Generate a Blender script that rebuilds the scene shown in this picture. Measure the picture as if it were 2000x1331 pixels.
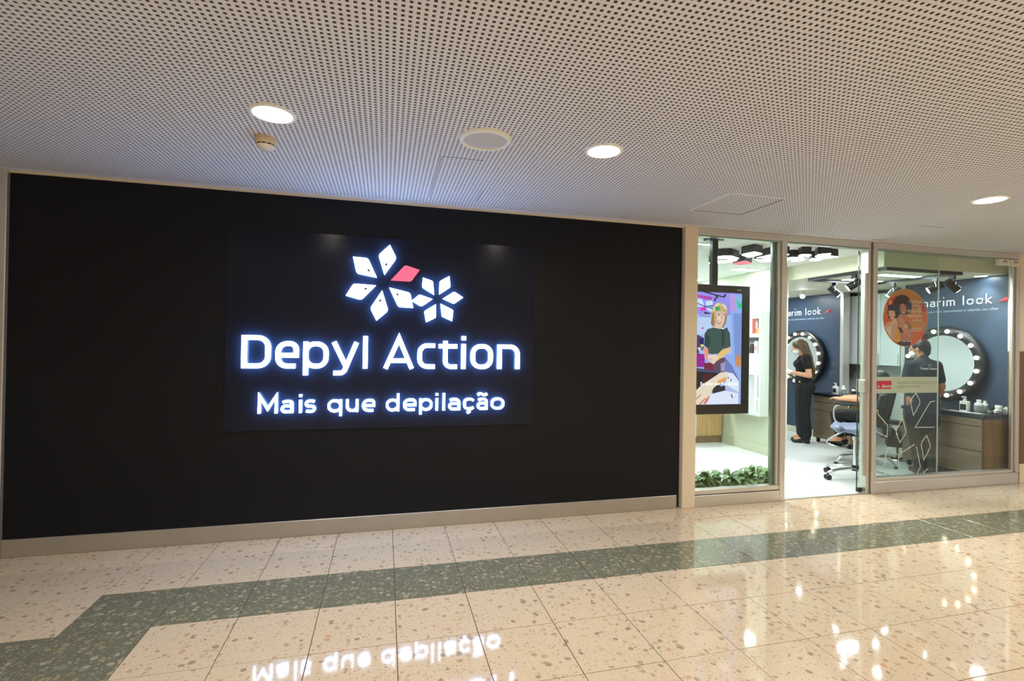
import bpy, bmesh, math, random
import numpy as np
from math import pi, sin, cos, radians, hypot, atan2
from mathutils import Vector, Matrix
from mathutils.geometry import tessellate_polygon
random.seed(7)
S = bpy.context.scene
for o in list(bpy.data.objects): bpy.data.objects.remove(o)
COL = S.collection

# ------------------------------------------------------------------ camera, light, exposure
CAMY, CAMZ, H = -3.986, 1.456, 2.544
YAW, PITCH, ROLL = 0.2489, 0.0067, 0.0160
def cam_axes():
    cy, sy, cp, sp = cos(YAW), sin(YAW), cos(PITCH), sin(PITCH)
    F = Vector((sy*cp, cy*cp, sp)); r = Vector((cy, -sy, 0)); u = r.cross(F)
    c, s = cos(ROLL), sin(ROLL)
    return c*r + s*u, -s*r + c*u, F
r_, u_, f_ = cam_axes()
cd = bpy.data.cameras.new('camera'); cam = bpy.data.objects.new('camera', cd); COL.objects.link(cam)
cam.matrix_world = Matrix(((r_.x, u_.x, -f_.x, 0), (r_.y, u_.y, -f_.y, CAMY), (r_.z, u_.z, -f_.z, CAMZ), (0, 0, 0, 1)))
cd.sensor_width = 36; cd.lens = 972.56*36/2000; cd.clip_start = 0.05; cd.clip_end = 100
S.camera = cam
S.view_settings.view_transform = 'Standard'; S.view_settings.look = 'None'
S.view_settings.exposure = 0.0; S.view_settings.gamma = 1.0; S.view_settings.use_curve_mapping = False
S.cycles.max_bounces = 10; S.cycles.diffuse_bounces = 5; S.cycles.glossy_bounces = 5
S.cycles.transparent_max_bounces = 16; S.cycles.sample_clamp_indirect = 6.0
S.cycles.use_denoising = True; S.cycles.caustics_reflective = False; S.cycles.caustics_refractive = False
W = bpy.data.worlds.new('world'); S.world = W; W.use_nodes = True
W.node_tree.nodes['Background'].inputs[0].default_value = (0.95, 0.97, 1.0, 1)
W.node_tree.nodes['Background'].inputs[1].default_value = 0.42

def lamp(kind, name, loc, power, col=(1, 1, 1), size=0.1, aim=(0, 0, -1), sizey=None, spread=pi, angle=1.2, blend=0.6):
    l = bpy.data.lights.new(name, kind); l.energy = power; l.color = col
    if kind == 'AREA':
        l.shape = 'DISK' if sizey is None else 'RECTANGLE'; l.size = size
        if sizey: l.size_y = sizey
        l.spread = spread
    if kind == 'SPOT': l.spot_size = angle; l.spot_blend = blend; l.shadow_soft_size = size
    if kind == 'POINT': l.shadow_soft_size = size
    o = bpy.data.objects.new(name, l); COL.objects.link(o); o.location = loc
    o.rotation_euler = Vector(aim).to_track_quat('-Z', 'Y').to_euler()
    return o
WARM = (1.0, 0.95, 0.87); COOL = (0.86, 0.97, 1.0)
# corridor ceiling lamps (the three in view sit inside their fittings, the others are unseen, added out of view for light)
for (x, y, p) in ((-0.542, -1.39, 15), (1.164, -1.42, 15), (4.172, -1.38, 22)):
    lamp('AREA', 'downlight_lamp', (x, y, H-0.014), p, WARM, 0.165, spread=2.7)
for x in (-3.6, -1.2, 1.2, 3.6, 6.0, 8.4):
    lamp('AREA', 'downlight_lamp', (x, -4.4, H-0.014), 24, WARM, 0.165, spread=2.7)
for x in (-1.2, 2.4, 6.0):
    lamp('AREA', 'downlight_lamp', (x, -6.6, H-0.014), 24, WARM, 0.165, spread=2.7)
lamp('AREA', 'downlight_lamp', (7.3, -1.4, H-0.014), 18, WARM, 0.165, spread=2.7)

# ------------------------------------------------------------------ materials
def lin(c):
    f = lambda v: v/12.92 if v <= 0.04045 else ((v+0.055)/1.055)**2.4
    return tuple(f(x/255) for x in c)+(1,)
def mat(name, c, rough=0.5, metal=0.0, spec=0.5, emit=None, es=0.0, coat=0.0, noise=0.0, nscale=30, bump=0.0, bscale=200, aniso=0):
    m = bpy.data.materials.new(name); m.use_nodes = True; nt = m.node_tree; b = nt.nodes['Principled BSDF']
    b.inputs['Base Color'].default_value = lin(c); b.inputs['Roughness'].default_value = rough
    b.inputs['Metallic'].default_value = metal; b.inputs['Specular IOR Level'].default_value = spec
    b.inputs['Coat Weight'].default_value = coat
    if emit: b.inputs['Emission Color'].default_value = emit+(1,); b.inputs['Emission Strength'].default_value = es
    if noise or bump:
        tc = nt.nodes.new('ShaderNodeTexCoord')
        if noise:
            n = nt.nodes.new('ShaderNodeTexNoise'); n.inputs['Scale'].default_value = nscale; n.inputs['Detail'].default_value = 4
            mx = nt.nodes.new('ShaderNodeMix'); mx.data_type = 'RGBA'; mx.blend_type = 'MULTIPLY'
            mr = nt.nodes.new('ShaderNodeMapRange'); mr.inputs[3].default_value = 1-noise; mr.inputs[4].default_value = 1+noise
            nt.links.new(tc.outputs['Object'], n.inputs['Vector']); nt.links.new(n.outputs['Fac'], mr.inputs[0])
            mx.inputs[0].default_value = 1; mx.inputs[6].default_value = lin(c)
            nt.links.new(mr.outputs[0], mx.inputs[7]); nt.links.new(mx.outputs[2], b.inputs['Base Color'])
        if bump:
            n2 = nt.nodes.new('ShaderNodeTexNoise'); n2.inputs['Scale'].default_value = bscale
            bp = nt.nodes.new('ShaderNodeBump'); bp.inputs['Strength'].default_value = bump; bp.inputs['Distance'].default_value = 0.002
            nt.links.new(tc.outputs['Object'], n2.inputs['Vector']); nt.links.new(n2.outputs['Fac'], bp.inputs['Height'])
            nt.links.new(bp.outputs[0], b.inputs['Normal'])
    return m
def emis(name, c, s):
    m = bpy.data.materials.new(name); m.use_nodes = True; nt = m.node_tree; nt.nodes.clear()
    e = nt.nodes.new('ShaderNodeEmission'); e.inputs[0].default_value = tuple(c)+(1,); e.inputs[1].default_value = s
    o = nt.nodes.new('ShaderNodeOutputMaterial'); nt.links.new(e.outputs[0], o.inputs[0]); return m
def glass(name, tint=(0.93, 0.97, 0.95), refl=1.0):
    m = bpy.data.materials.new(name); m.use_nodes = True; nt = m.node_tree; nt.nodes.clear()
    t = nt.nodes.new('ShaderNodeBsdfTransparent'); t.inputs[0].default_value = tint+(1,)
    g = nt.nodes.new('ShaderNodeBsdfGlossy'); g.inputs['Roughness'].default_value = 0.0
    ge = nt.nodes.new('ShaderNodeNewGeometry'); dt = nt.nodes.new('ShaderNodeVectorMath'); dt.operation = 'DOT_PRODUCT'
    nt.links.new(ge.outputs['Incoming'], dt.inputs[0]); nt.links.new(ge.outputs['Normal'], dt.inputs[1])
    def mth(op, *a):
        q = nt.nodes.new('ShaderNodeMath'); q.operation = op
        for i, v in enumerate(a):
            if hasattr(v, 'links'): nt.links.new(v, q.inputs[i])
            else: q.inputs[i].default_value = v
        return q.outputs[0]
    fr = mth('MULTIPLY_ADD', mth('POWER', mth('SUBTRACT', 1.0, mth('ABSOLUTE', dt.outputs['Value'])), 5.0), 0.96, 0.03)
    mx = nt.nodes.new('ShaderNodeMixShader'); o = nt.nodes.new('ShaderNodeOutputMaterial')
    nt.links.new(fr, mx.inputs[0]); nt.links.new(t.outputs[0], mx.inputs[1]); nt.links.new(g.outputs[0], mx.inputs[2])
    nt.links.new(mx.outputs[0], o.inputs[0]); return m
def wood(name, c1, c2, rough=0.45, axis='Z', scale=9):
    m = mat(name, c1, rough); nt = m.node_tree; b = nt.nodes['Principled BSDF']
    tc = nt.nodes.new('ShaderNodeTexCoord'); mp = nt.nodes.new('ShaderNodeMapping')
    sc = {'Z': (scale, scale, 0.5), 'Y': (scale, 0.5, scale), 'X': (0.5, scale, scale)}[axis]
    mp.inputs['Scale'].default_value = sc
    n = nt.nodes.new('ShaderNodeTexNoise'); n.inputs['Scale'].default_value = 3; n.inputs['Detail'].default_value = 6; n.inputs['Distortion'].default_value = 0.6
    rp = nt.nodes.new('ShaderNodeValToRGB'); rp.color_ramp.elements[0].position = 0.3; rp.color_ramp.elements[1].position = 0.7
    rp.color_ramp.elements[0].color = lin(c2); rp.color_ramp.elements[1].color = lin(c1)
    nt.links.new(tc.outputs['Object'], mp.inputs[0]); nt.links.new(mp.outputs[0], n.inputs['Vector'])
    nt.links.new(n.outputs['Fac'], rp.inputs[0]); nt.links.new(rp.outputs[0], b.inputs['Base Color']); return m
def terrazzo(name, base, chips, light, dens, scale=34, rough=0.06):
    m = mat(name, base, rough, spec=0.6); nt = m.node_tree; b = nt.nodes['Principled BSDF']; N = nt.nodes.new; L = nt.links.new
    ge = N('ShaderNodeNewGeometry'); oi = N('ShaderNodeObjectInfo')
    ml = N('ShaderNodeMath'); ml.operation = 'MULTIPLY'; ml.inputs[1].default_value = 57.0; L(oi.outputs['Random'], ml.inputs[0])
    va = N('ShaderNodeVectorMath'); va.operation = 'ADD'; L(ge.outputs['Position'], va.inputs[0]); L(ml.outputs[0], va.inputs[1])
    ns = N('ShaderNodeTexNoise'); ns.inputs['Scale'].default_value = 28; ns.inputs['Detail'].default_value = 3; L(va.outputs[0], ns.inputs['Vector'])
    vm = N('ShaderNodeVectorMath'); vm.operation = 'MULTIPLY_ADD'; vm.inputs[1].default_value = (0.028,)*3
    L(ns.outputs['Color'], vm.inputs[0]); L(va.outputs[0], vm.inputs[2])
    cur = None
    mixc = N('ShaderNodeMix'); mixc.data_type = 'RGBA'; mixc.inputs[6].default_value = lin(base); mixc.inputs[7].default_value = lin(light)
    big = N('ShaderNodeTexNoise'); big.inputs['Scale'].default_value = 120; big.inputs['Detail'].default_value = 5; L(va.outputs[0], big.inputs['Vector'])
    r0 = N('ShaderNodeMapRange'); r0.inputs[1].default_value = 0.35; r0.inputs[2].default_value = 0.7; L(big.outputs['Fac'], r0.inputs[0]); L(r0.outputs[0], mixc.inputs[0])
    cur = mixc.outputs[2]
    for (sc, th, seed, amt) in ((scale*2.3, dens*1.15, 3.1, 0.6), (scale, dens, 0.0, 0.8)):
        v = N('ShaderNodeTexVoronoi'); v.voronoi_dimensions = '3D'; v.inputs['Scale'].default_value = sc
        ad = N('ShaderNodeVectorMath'); ad.operation = 'ADD'; ad.inputs[1].default_value = (seed, seed, seed*.3); L(vm.outputs[0], ad.inputs[0]); L(ad.outputs[0], v.inputs['Vector'])
        sp = N('ShaderNodeSeparateColor'); L(v.outputs['Color'], sp.inputs[0])
        c1 = N('ShaderNodeMath'); c1.operation = 'LESS_THAN'; c1.inputs[1].default_value = th; L(sp.outputs[0], c1.inputs[0])
        c2 = N('ShaderNodeMapRange'); c2.inputs[1].default_value = 0.43; c2.inputs[2].default_value = 0.38; L(v.outputs['Distance'], c2.inputs[0])
        mm = N('ShaderNodeMath'); mm.operation = 'MULTIPLY'; L(c1.outputs[0], mm.inputs[0]); L(c2.outputs[0], mm.inputs[1])
        m2 = N('ShaderNodeMath'); m2.operation = 'MULTIPLY'; m2.inputs[1].default_value = amt; L(mm.outputs[0], m2.inputs[0])
        rp = N('ShaderNodeValToRGB'); rp.color_ramp.interpolation = 'CONSTANT'; el = rp.color_ramp.elements
        while len(el) < len(chips): el.new(0.5)
        for i, c in enumerate(chips): el[i].position = i/len(chips); el[i].color = lin(c)
        L(sp.outputs[1], rp.inputs[0])
        mx = N('ShaderNodeMix'); mx.data_type = 'RGBA'; L(m2.outputs[0], mx.inputs[0]); L(cur, mx.inputs[6]); L(rp.outputs[0], mx.inputs[7]); cur = mx.outputs[2]
    L(cur, b.inputs['Base Color']); return m
def artmat(name, emit, rough=0.4):
    m = bpy.data.materials.new(name); m.use_nodes = True; nt = m.node_tree; b = nt.nodes['Principled BSDF']
    a = nt.nodes.new('ShaderNodeVertexColor'); a.layer_name = 'Col'
    if emit:
        b.inputs['Base Color'].default_value = (0, 0, 0, 1); nt.links.new(a.outputs[0], b.inputs['Emission Color']); b.inputs['Emission Strength'].default_value = emit
    else: nt.links.new(a.outputs[0], b.inputs['Base Color'])
    b.inputs['Roughness'].default_value = rough; return m

M = dict(
 black_wall=mat('black_wall_paint', (20, 23, 28), 0.42, spec=0.2, noise=0.06, nscale=3),
 black_panel=mat('black_gloss_panel', (21, 27, 40), 0.16, spec=0.22),
 black_gap=mat('black_gap', (6, 7, 9), 0.6),
 ceil=mat('ceiling_white', (221, 223, 230), 0.7, noise=0.02, nscale=2), hole=mat('ceiling_hole_felt', (92, 90, 82), 0.95),
 terr=terrazzo('cream_terrazzo', (212, 191, 162), ((178, 152, 124), (164, 142, 118), (196, 168, 140), (200, 160, 128), (150, 132, 112), (190, 176, 142), (206, 190, 164)), (222, 204, 178), 0.30, 29),
 green=terrazzo('green_terrazzo', (116, 112, 96), ((166, 162, 136), (142, 142, 120), (182, 174, 150), (126, 130, 110), (166, 152, 116), (150, 150, 132)), (122, 124, 104), 0.72, 30, 0.08),
 grout=mat('dark_grout', (84, 66, 48), 0.8),
 alu=mat('satin_aluminium', (216, 212, 206), 0.30, 0.7, noise=0.04, nscale=5),
 alu_dark=mat('grey_green_aluminium', (158, 172, 164), 0.3, 0.6),
 steel=mat('brushed_steel_base', (186, 180, 170), 0.38, 0.7, noise=0.08, nscale=6),
 cream=mat('cream_paint', (226, 213, 188), 0.5, noise=0.03, nscale=4),
 brownpanel=wood('brown_laminate', (126, 92, 58), (108, 78, 48), 0.4, 'Z', 5),
 white=mat('white_paint', (236, 240, 236), 0.55), softwhite=mat('pale_wall_paint', (200, 204, 182), 0.6),
 shopceil=mat('shop_ceiling_paint', (236, 238, 234), 0.7), soffit=mat('soffit_paint', (222, 222, 202), 0.6),
 porcelain=mat('white_porcelain', (226, 231, 228), 0.22, noise=0.02, nscale=3), pgrout=mat('pale_grout', (186, 190, 188), 0.8),
 navy=mat('navy_wall_paint', (48, 63, 82), 0.35, spec=0.5), lacquer=mat('white_lacquer', (232, 238, 240), 0.25),
 glass=glass('clear_glass'), glassedge=mat('green_glass_edge', (20, 54, 48), 0.15), glassbright=mat('pale_glass_edge', (226, 232, 228), 0.3),
 chrome=mat('chrome', (225, 226, 230), 0.08, 1.0), blackplastic=mat('black_plastic', (22, 22, 24), 0.35), blackmetal=mat('black_metal', (34, 35, 38), 0.35, 0.3),
 leather=mat('black_vinyl', (24, 23, 24), 0.32, bump=0.1), sheenvinyl=mat('vinyl_blue_sheen', (112, 122, 150), 0.35),  # grey-blue of the seat vinyl is a reflection put into its colour
 mirror=mat('mirror_silver', (236, 242, 244), 0.0, 1.0),
 oak=wood('oak_laminate', (186, 150, 100), (160, 124, 78), 0.5, 'Z', 8), oakdark=wood('oak_kick', (124, 100, 72), (104, 82, 58), 0.5, 'X', 8),
 greywood=wood('grey_brown_laminate', (128, 112, 92), (112, 97, 78), 0.4, 'Y', 7), litwood=wood('corridor_lit_laminate', (142, 108, 66), (124, 92, 54), 0.4, 'Z', 5),  # warm tone of the second laminate paints corridor light on cabinet ends
 stone=mat('dark_slate_top', (38, 38, 46), 0.2),
 skin=mat('skin', (206, 152, 120), 0.5), skin2=mat('tan_skin', (176, 116, 80), 0.5), black_cloth=mat('black_cloth', (16, 16, 19), 0.85), navy_cloth=mat('dark_navy_cloth', (26, 30, 42), 0.85),
 tinted_cloth=mat('dark_cloth_brown_reflection', (48, 42, 36), 0.85), hair_brown=mat('brown_blonde_hair', (92, 74, 48), 0.45, noise=0.35, nscale=60), hair_dark=mat('dark_hair', (30, 24, 22), 0.4, noise=0.3, nscale=60),  # brown glass reflection put into the dark leggings' colour
 hair_red=mat('reddish_dark_hair', (66, 36, 30), 0.4, noise=0.3, nscale=60), mask=mat('white_mask', (238, 242, 244), 0.8), glove=mat('white_glove', (236, 228, 224), 0.6), gold=mat('pale_gold', (214, 190, 130), 0.25, 0.9),
 redlac=mat('red_lacquer', (226, 24, 40), 0.3), sticker=artmat('printed_vinyl', 0), screen=artmat('screen_light', 1.15, 0.15), letterwhite=mat('white_wall_lettering', (240, 242, 244), 0.5),
 lettergrey=mat('pale_grey_lettering', (150, 164, 178), 0.5), whiteline=mat('white_vinyl_line', (236, 236, 226), 0.5), offwhite=mat('off_white_plastic', (216, 210, 196), 0.4), band=mat('frosted_band_vinyl', (216, 214, 196), 0.6),
 signwhite=emis('sign_light', (0.72, 0.84, 1.0), 7.0), signside=emis('sign_side_light', (0.26, 0.50, 1.0), 36.0), signred=emis('sign_red_light', (1.0, 0.16, 0.27), 1.15), dot=mat('dark_led_dot', (30, 40, 60), 0.5),
 lampglow=emis('downlight_glow', (1.0, 0.86, 0.70), 26.0), petalglow=emis('petal_glow', (0.95, 1.0, 0.96), 62.0), petalred=emis('petal_red_glow', (1.0, 0.30, 0.36), 1.2), panelglow=emis('panel_glow', (0.86, 0.96, 1.0), 78.0),
 bulbglow=emis('bulb_glow', (1.0, 0.90, 0.66), 12.0), spotglow=emis('spot_glow', (0.88, 0.95, 1.0), 40.0), nicheglow=emis('niche_glow', (0.95, 1.0, 0.97), 1.3),
 leaf=None)
# striped leaf
m = mat('striped_leaf', (52, 96, 44), 0.4); nt = m.node_tree; b = nt.nodes['Principled BSDF']
tc = nt.nodes.new('ShaderNodeTexCoord'); sx = nt.nodes.new('ShaderNodeSeparateXYZ'); nt.links.new(tc.outputs['Object'], sx.inputs[0])
ab = nt.nodes.new('ShaderNodeMath'); ab.operation = 'ABSOLUTE'; nt.links.new(sx.outputs[0], ab.inputs[0])
ma = nt.nodes.new('ShaderNodeMath'); ma.operation = 'MULTIPLY_ADD'; ma.inputs[1].default_value = -0.8; nt.links.new(ab.outputs[0], ma.inputs[0]); nt.links.new(sx.outputs[1], ma.inputs[2])
mu = nt.nodes.new('ShaderNodeMath'); mu.operation = 'MULTIPLY'; mu.inputs[1].default_value = 480; nt.links.new(ma.outputs[0], mu.inputs[0])
si = nt.nodes.new('ShaderNodeMath'); si.operation = 'SINE'; nt.links.new(mu.outputs[0], si.inputs[0])
lt = nt.nodes.new('ShaderNodeMath'); lt.operation = 'GREATER_THAN'; lt.inputs[1].default_value = 0.55; nt.links.new(si.outputs[0], lt.inputs[0])
ml = nt.nodes.new('ShaderNodeMath'); ml.operation = 'LESS_THAN'; ml.inputs[1].default_value = 0.0022; nt.links.new(ab.outputs[0], ml.inputs[0])
mxm = nt.nodes.new('ShaderNodeMath'); mxm.operation = 'MAXIMUM'; nt.links.new(lt.outputs[0], mxm.inputs[0]); nt.links.new(ml.outputs[0], mxm.inputs[1])
oi = nt.nodes.new('ShaderNodeObjectInfo'); dk = nt.nodes.new('ShaderNodeMix'); dk.data_type = 'RGBA'; dk.inputs[6].default_value = lin((38, 78, 36)); dk.inputs[7].default_value = lin((84, 128, 62)); nt.links.new(oi.outputs['Random'], dk.inputs[0])
mc = nt.nodes.new('ShaderNodeMix'); mc.data_type = 'RGBA'; nt.links.new(mxm.outputs[0], mc.inputs[0]); nt.links.new(dk.outputs[2], mc.inputs[6]); mc.inputs[7].default_value = lin((168, 192, 132)); nt.links.new(mc.outputs[2], b.inputs['Base Color'])
M['leaf'] = m

# ------------------------------------------------------------------ mesh helpers
def basis(w):
    w = Vector(w).normalized(); a = Vector((0, 0, 1)) if abs(w.z) < 0.9 else Vector((1, 0, 0))
    u = a.cross(w).normalized(); return u, w.cross(u), w
class MB:
    def __init__(s): s.v = []; s.f = []; s.mi = []; s.sm = []
    def add(s, vs, fs, m=0, sm=False, X=None):
        n = len(s.v); s.v += [tuple(X @ Vector(p)) if X else tuple(p) for p in vs]
        for f in fs: s.f.append([i+n for i in f]); s.mi.append(m); s.sm.append(sm)
        return s
    def box(s, x0, x1, y0, y1, z0, z1, m=0, X=None):
        return s.add([(x, y, z) for z in (z0, z1) for y in (y0, y1) for x in (x0, x1)],
              [(0, 2, 3, 1), (4, 5, 7, 6), (0, 1, 5, 4), (2, 6, 7, 3), (0, 4, 6, 2), (1, 3, 7, 5)], m, False, X)
    def cyl(s, p0, p1, r0, r1=None, n=16, m=0, X=None, caps=True, sm=True):
        r1 = r0 if r1 is None else r1; p0, p1 = Vector(p0), Vector(p1); u, v, w = basis(p1-p0); vs = []
        for p, r in ((p0, r0), (p1, r1)):
            vs += [p+(u*cos(2*pi*i/n)+v*sin(2*pi*i/n))*r for i in range(n)]
        s.add(vs, [(i, (i+1) % n, (i+1) % n+n, i+n) for i in range(n)], m, sm, X)
        if caps: s.add(vs, [tuple(range(n-1, -1, -1)), tuple(range(n, 2*n))], m, False, X)
        return s
    def tube(s, pts, r, n=8, m=0, X=None, smooth=0):
        pts = [Vector(p) for p in pts]
        for _ in range(smooth):
            q = [pts[0]]
            for a, b in zip(pts, pts[1:]): q += [a*.75+b*.25, a*.25+b*.75]
            pts = q+[pts[-1]]
        vs = []; u = None
        for i, p in enumerate(pts):
            t = (pts[min(i+1, len(pts)-1)]-pts[max(i-1, 0)]).normalized()
            if u is None: u = basis(t)[0]
            u = (u-t*u.dot(t)).normalized(); v = t.cross(u)
            vs += [p+(u*cos(2*pi*k/n)+v*sin(2*pi*k/n))*r for k in range(n)]
        fs = [(i*n+k, i*n+(k+1) % n, (i+1)*n+(k+1) % n, (i+1)*n+k) for i in range(len(pts)-1) for k in range(n)]
        s.add(vs, fs, m, True, X); e = (len(pts)-1)*n
        return s.add(vs, [tuple(range(n-1, -1, -1)), tuple(range(e, e+n))], m, False, X)
    def prism(s, poly, w0, w1, X=None, m=0, sides=True, ms=None):
        n = len(poly); a = sum(poly[i][0]*poly[(i+1) % n][1]-poly[(i+1) % n][0]*poly[i][1] for i in range(n))
        if a < 0: poly = poly[::-1]
        tri = tessellate_polygon([[Vector((p[0], p[1], 0)) for p in poly]]); t2 = []
        for (i, j, k) in tri:
            A, B, C = poly[i], poly[j], poly[k]
            t2.append((i, j, k) if (B[0]-A[0])*(C[1]-A[1])-(C[0]-A[0])*(B[1]-A[1]) > 0 else (i, k, j))
        vs = [(p[0], p[1], w1) for p in poly]
        s.add(vs, t2, m, False, X)
        if sides:
            vs2 = [(p[0], p[1], w0) for p in poly]+vs
            s.add(vs2, [(i, (i+1) % n, (i+1) % n+n, i+n) for i in range(n)], m if ms is None else ms, False, X)
            s.add(vs2, [tuple(reversed(t)) for t in t2], m if ms is None else ms, False, X)
        return s
    def lathe(s, prof, n=24, X=None, m=0, sm=True):
        vs = [(r*cos(2*pi*i/n), r*sin(2*pi*i/n), z) for (r, z) in prof for i in range(n)]
        return s.add(vs, [(j*n+i, j*n+(i+1) % n, (j+1)*n+(i+1) % n, (j+1)*n+i) for j in range(len(prof)-1) for i in range(n)], m, sm, X)
    def ell(s, c, r, n=14, m=0, X=None):
        T = Matrix.Translation(c) if X is None else X @ Matrix.Translation(c)
        prof = [(sin(pi*i/n), -cos(pi*i/n)) for i in range(n+1)]; prof[0] = (1e-4, -1); prof[-1] = (1e-4, 1)
        return s.lathe(prof, n*2, T @ Matrix.Diagonal((r[0], r[1], r[2], 1)), m)
    def build(s, name, mats, parent=None, bev=0, seg=1, smooth=None, kind=None):
        if not isinstance(mats, (list, tuple)): mats = [mats]
        me = bpy.data.meshes.new(name); me.from_pydata(s.v, [], s.f)
        for k in mats: me.materials.append(M[k] if isinstance(k, str) else k)
        me.polygons.foreach_set('material_index', s.mi); me.polygons.foreach_set('use_smooth', s.sm if smooth is None else [smooth]*len(s.f))
        if bev:
            b = bmesh.new(); b.from_mesh(me); bmesh.ops.remove_doubles(b, verts=b.verts, dist=1e-6)
            bmesh.ops.bevel(b, geom=[e for e in b.edges if len(e.link_faces) == 2 and e.calc_face_angle(0) > 0.5], offset=bev, segments=seg, affect='EDGES', profile=0.5)
            b.to_mesh(me); b.free()
        me.update(); o = bpy.data.objects.new(name, me); COL.objects.link(o)
        if parent: put(o, parent)
        if kind: o['kind'] = kind
        return o
LOC = {}
def put(o, parent):
    o.parent = parent
    if parent.name in LOC: o.matrix_parent_inverse = LOC[parent.name].inverted()
def tag(o, label, cat, group=None):
    o['label'] = label; o['category'] = cat
    if group: o['group'] = group
    return o
def thing(name, label, cat, loc=(0, 0, 0), group=None, local=False):
    o = bpy.data.objects.new(name, None); o.empty_display_size = 0.1; COL.objects.link(o); o.location = loc
    if not local: LOC[o.name] = Matrix.Translation(loc)
    return tag(o, label, cat, group)
def copy_tree(o, parent=None):
    c = o.copy(); COL.objects.link(c)
    if parent is not None: c.parent = parent
    for ch in list(o.children): copy_tree(ch, c)
    return c
def frame(o, u, v):
    o, u, v = Vector(o), Vector(u), Vector(v); w = u.cross(v)
    return Matrix(((u.x, v.x, w.x, o.x), (u.y, v.y, w.y, o.y), (u.z, v.z, w.z, o.z), (0, 0, 0, 1)))
FAC = lambda y: frame((0, y, 0), (1, 0, 0), (0, 0, 1))             # facing the corridor
RW = lambda x: frame((x, 0, 0), (0, -1, 0), (0, 0, 1))             # on the shop's right wall; u = -y

# strokes -> lettering
def rpath(pts, seg=7, closed=False):
    out = []; n = len(pts)
    for i, p in enumerate(pts):
        P = Vector(p[:2]); r = p[2] if len(p) > 2 else 0
        if r <= 0 or (not closed and i in (0, n-1)): out.append(P); continue
        A = Vector(pts[i-1][:2]); B = Vector(pts[(i+1) % n][:2]); d1 = (A-P).normalized(); d2 = (B-P).normalized()
        ang = d1.angle(d2); t = min(r/math.tan(ang/2), (A-P).length*.5001, (B-P).length*.5001)
        r = t*math.tan(ang/2); c = P+(d1+d2).normalized()*(r/sin(ang/2)); s0 = P+d1*t-c; a0 = atan2(s0.y, s0.x); s1 = P+d2*t-c
        da = (atan2(s1.y, s1.x)-a0+pi) % (2*pi)-pi
        out += [c+Vector((cos(a0+da*k/seg), sin(a0+da*k/seg)))*r for k in range(seg+1)]
    q = [out[0]]
    for p in out[1:]:
        if (p-q[-1]).length > 1e-5: q.append(p)
    return q
def stroke(mb, pts, t, w0, w1, X, closed=False, m=0, ms=None):
    p = rpath(pts, closed=closed)
    if closed and (p[0]-p[-1]).length < 1e-5: p = p[:-1]
    n = len(p); Lf = []; Rt = []
    for i in range(n):
        a = p[i-1] if (i > 0 or closed) else None; c = p[(i+1) % n] if (i < n-1 or closed) else None
        d1 = (p[i]-a).normalized() if a is not None else None; d2 = (c-p[i]).normalized() if c is not None else None
        d1 = d1 or d2; d2 = d2 or d1
        n1 = Vector((-d1.y, d1.x)); n2 = Vector((-d2.y, d2.x)); nn = n1+n2
        nn = nn.normalized() if nn.length > 1e-6 else n1
        k = t/2/max(nn.dot(n1), 0.35); Lf.append(p[i]+nn*k); Rt.append(p[i]-nn*k)
    vs = []
    for i in range(n): vs += [(Lf[i].x, Lf[i].y, w0), (Rt[i].x, Rt[i].y, w0), (Rt[i].x, Rt[i].y, w1), (Lf[i].x, Lf[i].y, w1)]
    fs = []
    for i in range(n if closed else n-1):
        a, c = i*4, ((i+1) % n)*4
        fs += [(a+k, a+(k+1) % 4, c+(k+1) % 4, c+k) for k in (2,)]
    mb.add(vs, fs, m, False, X); fs = []
    for i in range(n if closed else n-1):
        a, c = i*4, ((i+1) % n)*4
        fs += [(a+k, a+(k+1) % 4, c+(k+1) % 4, c+k) for k in (0, 1, 3)]
    if not closed: fs += [(3, 2, 1, 0), tuple((n-1)*4+k for k in range(4))]
    mb.add(vs, fs, m if ms is None else ms, False, X)
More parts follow.
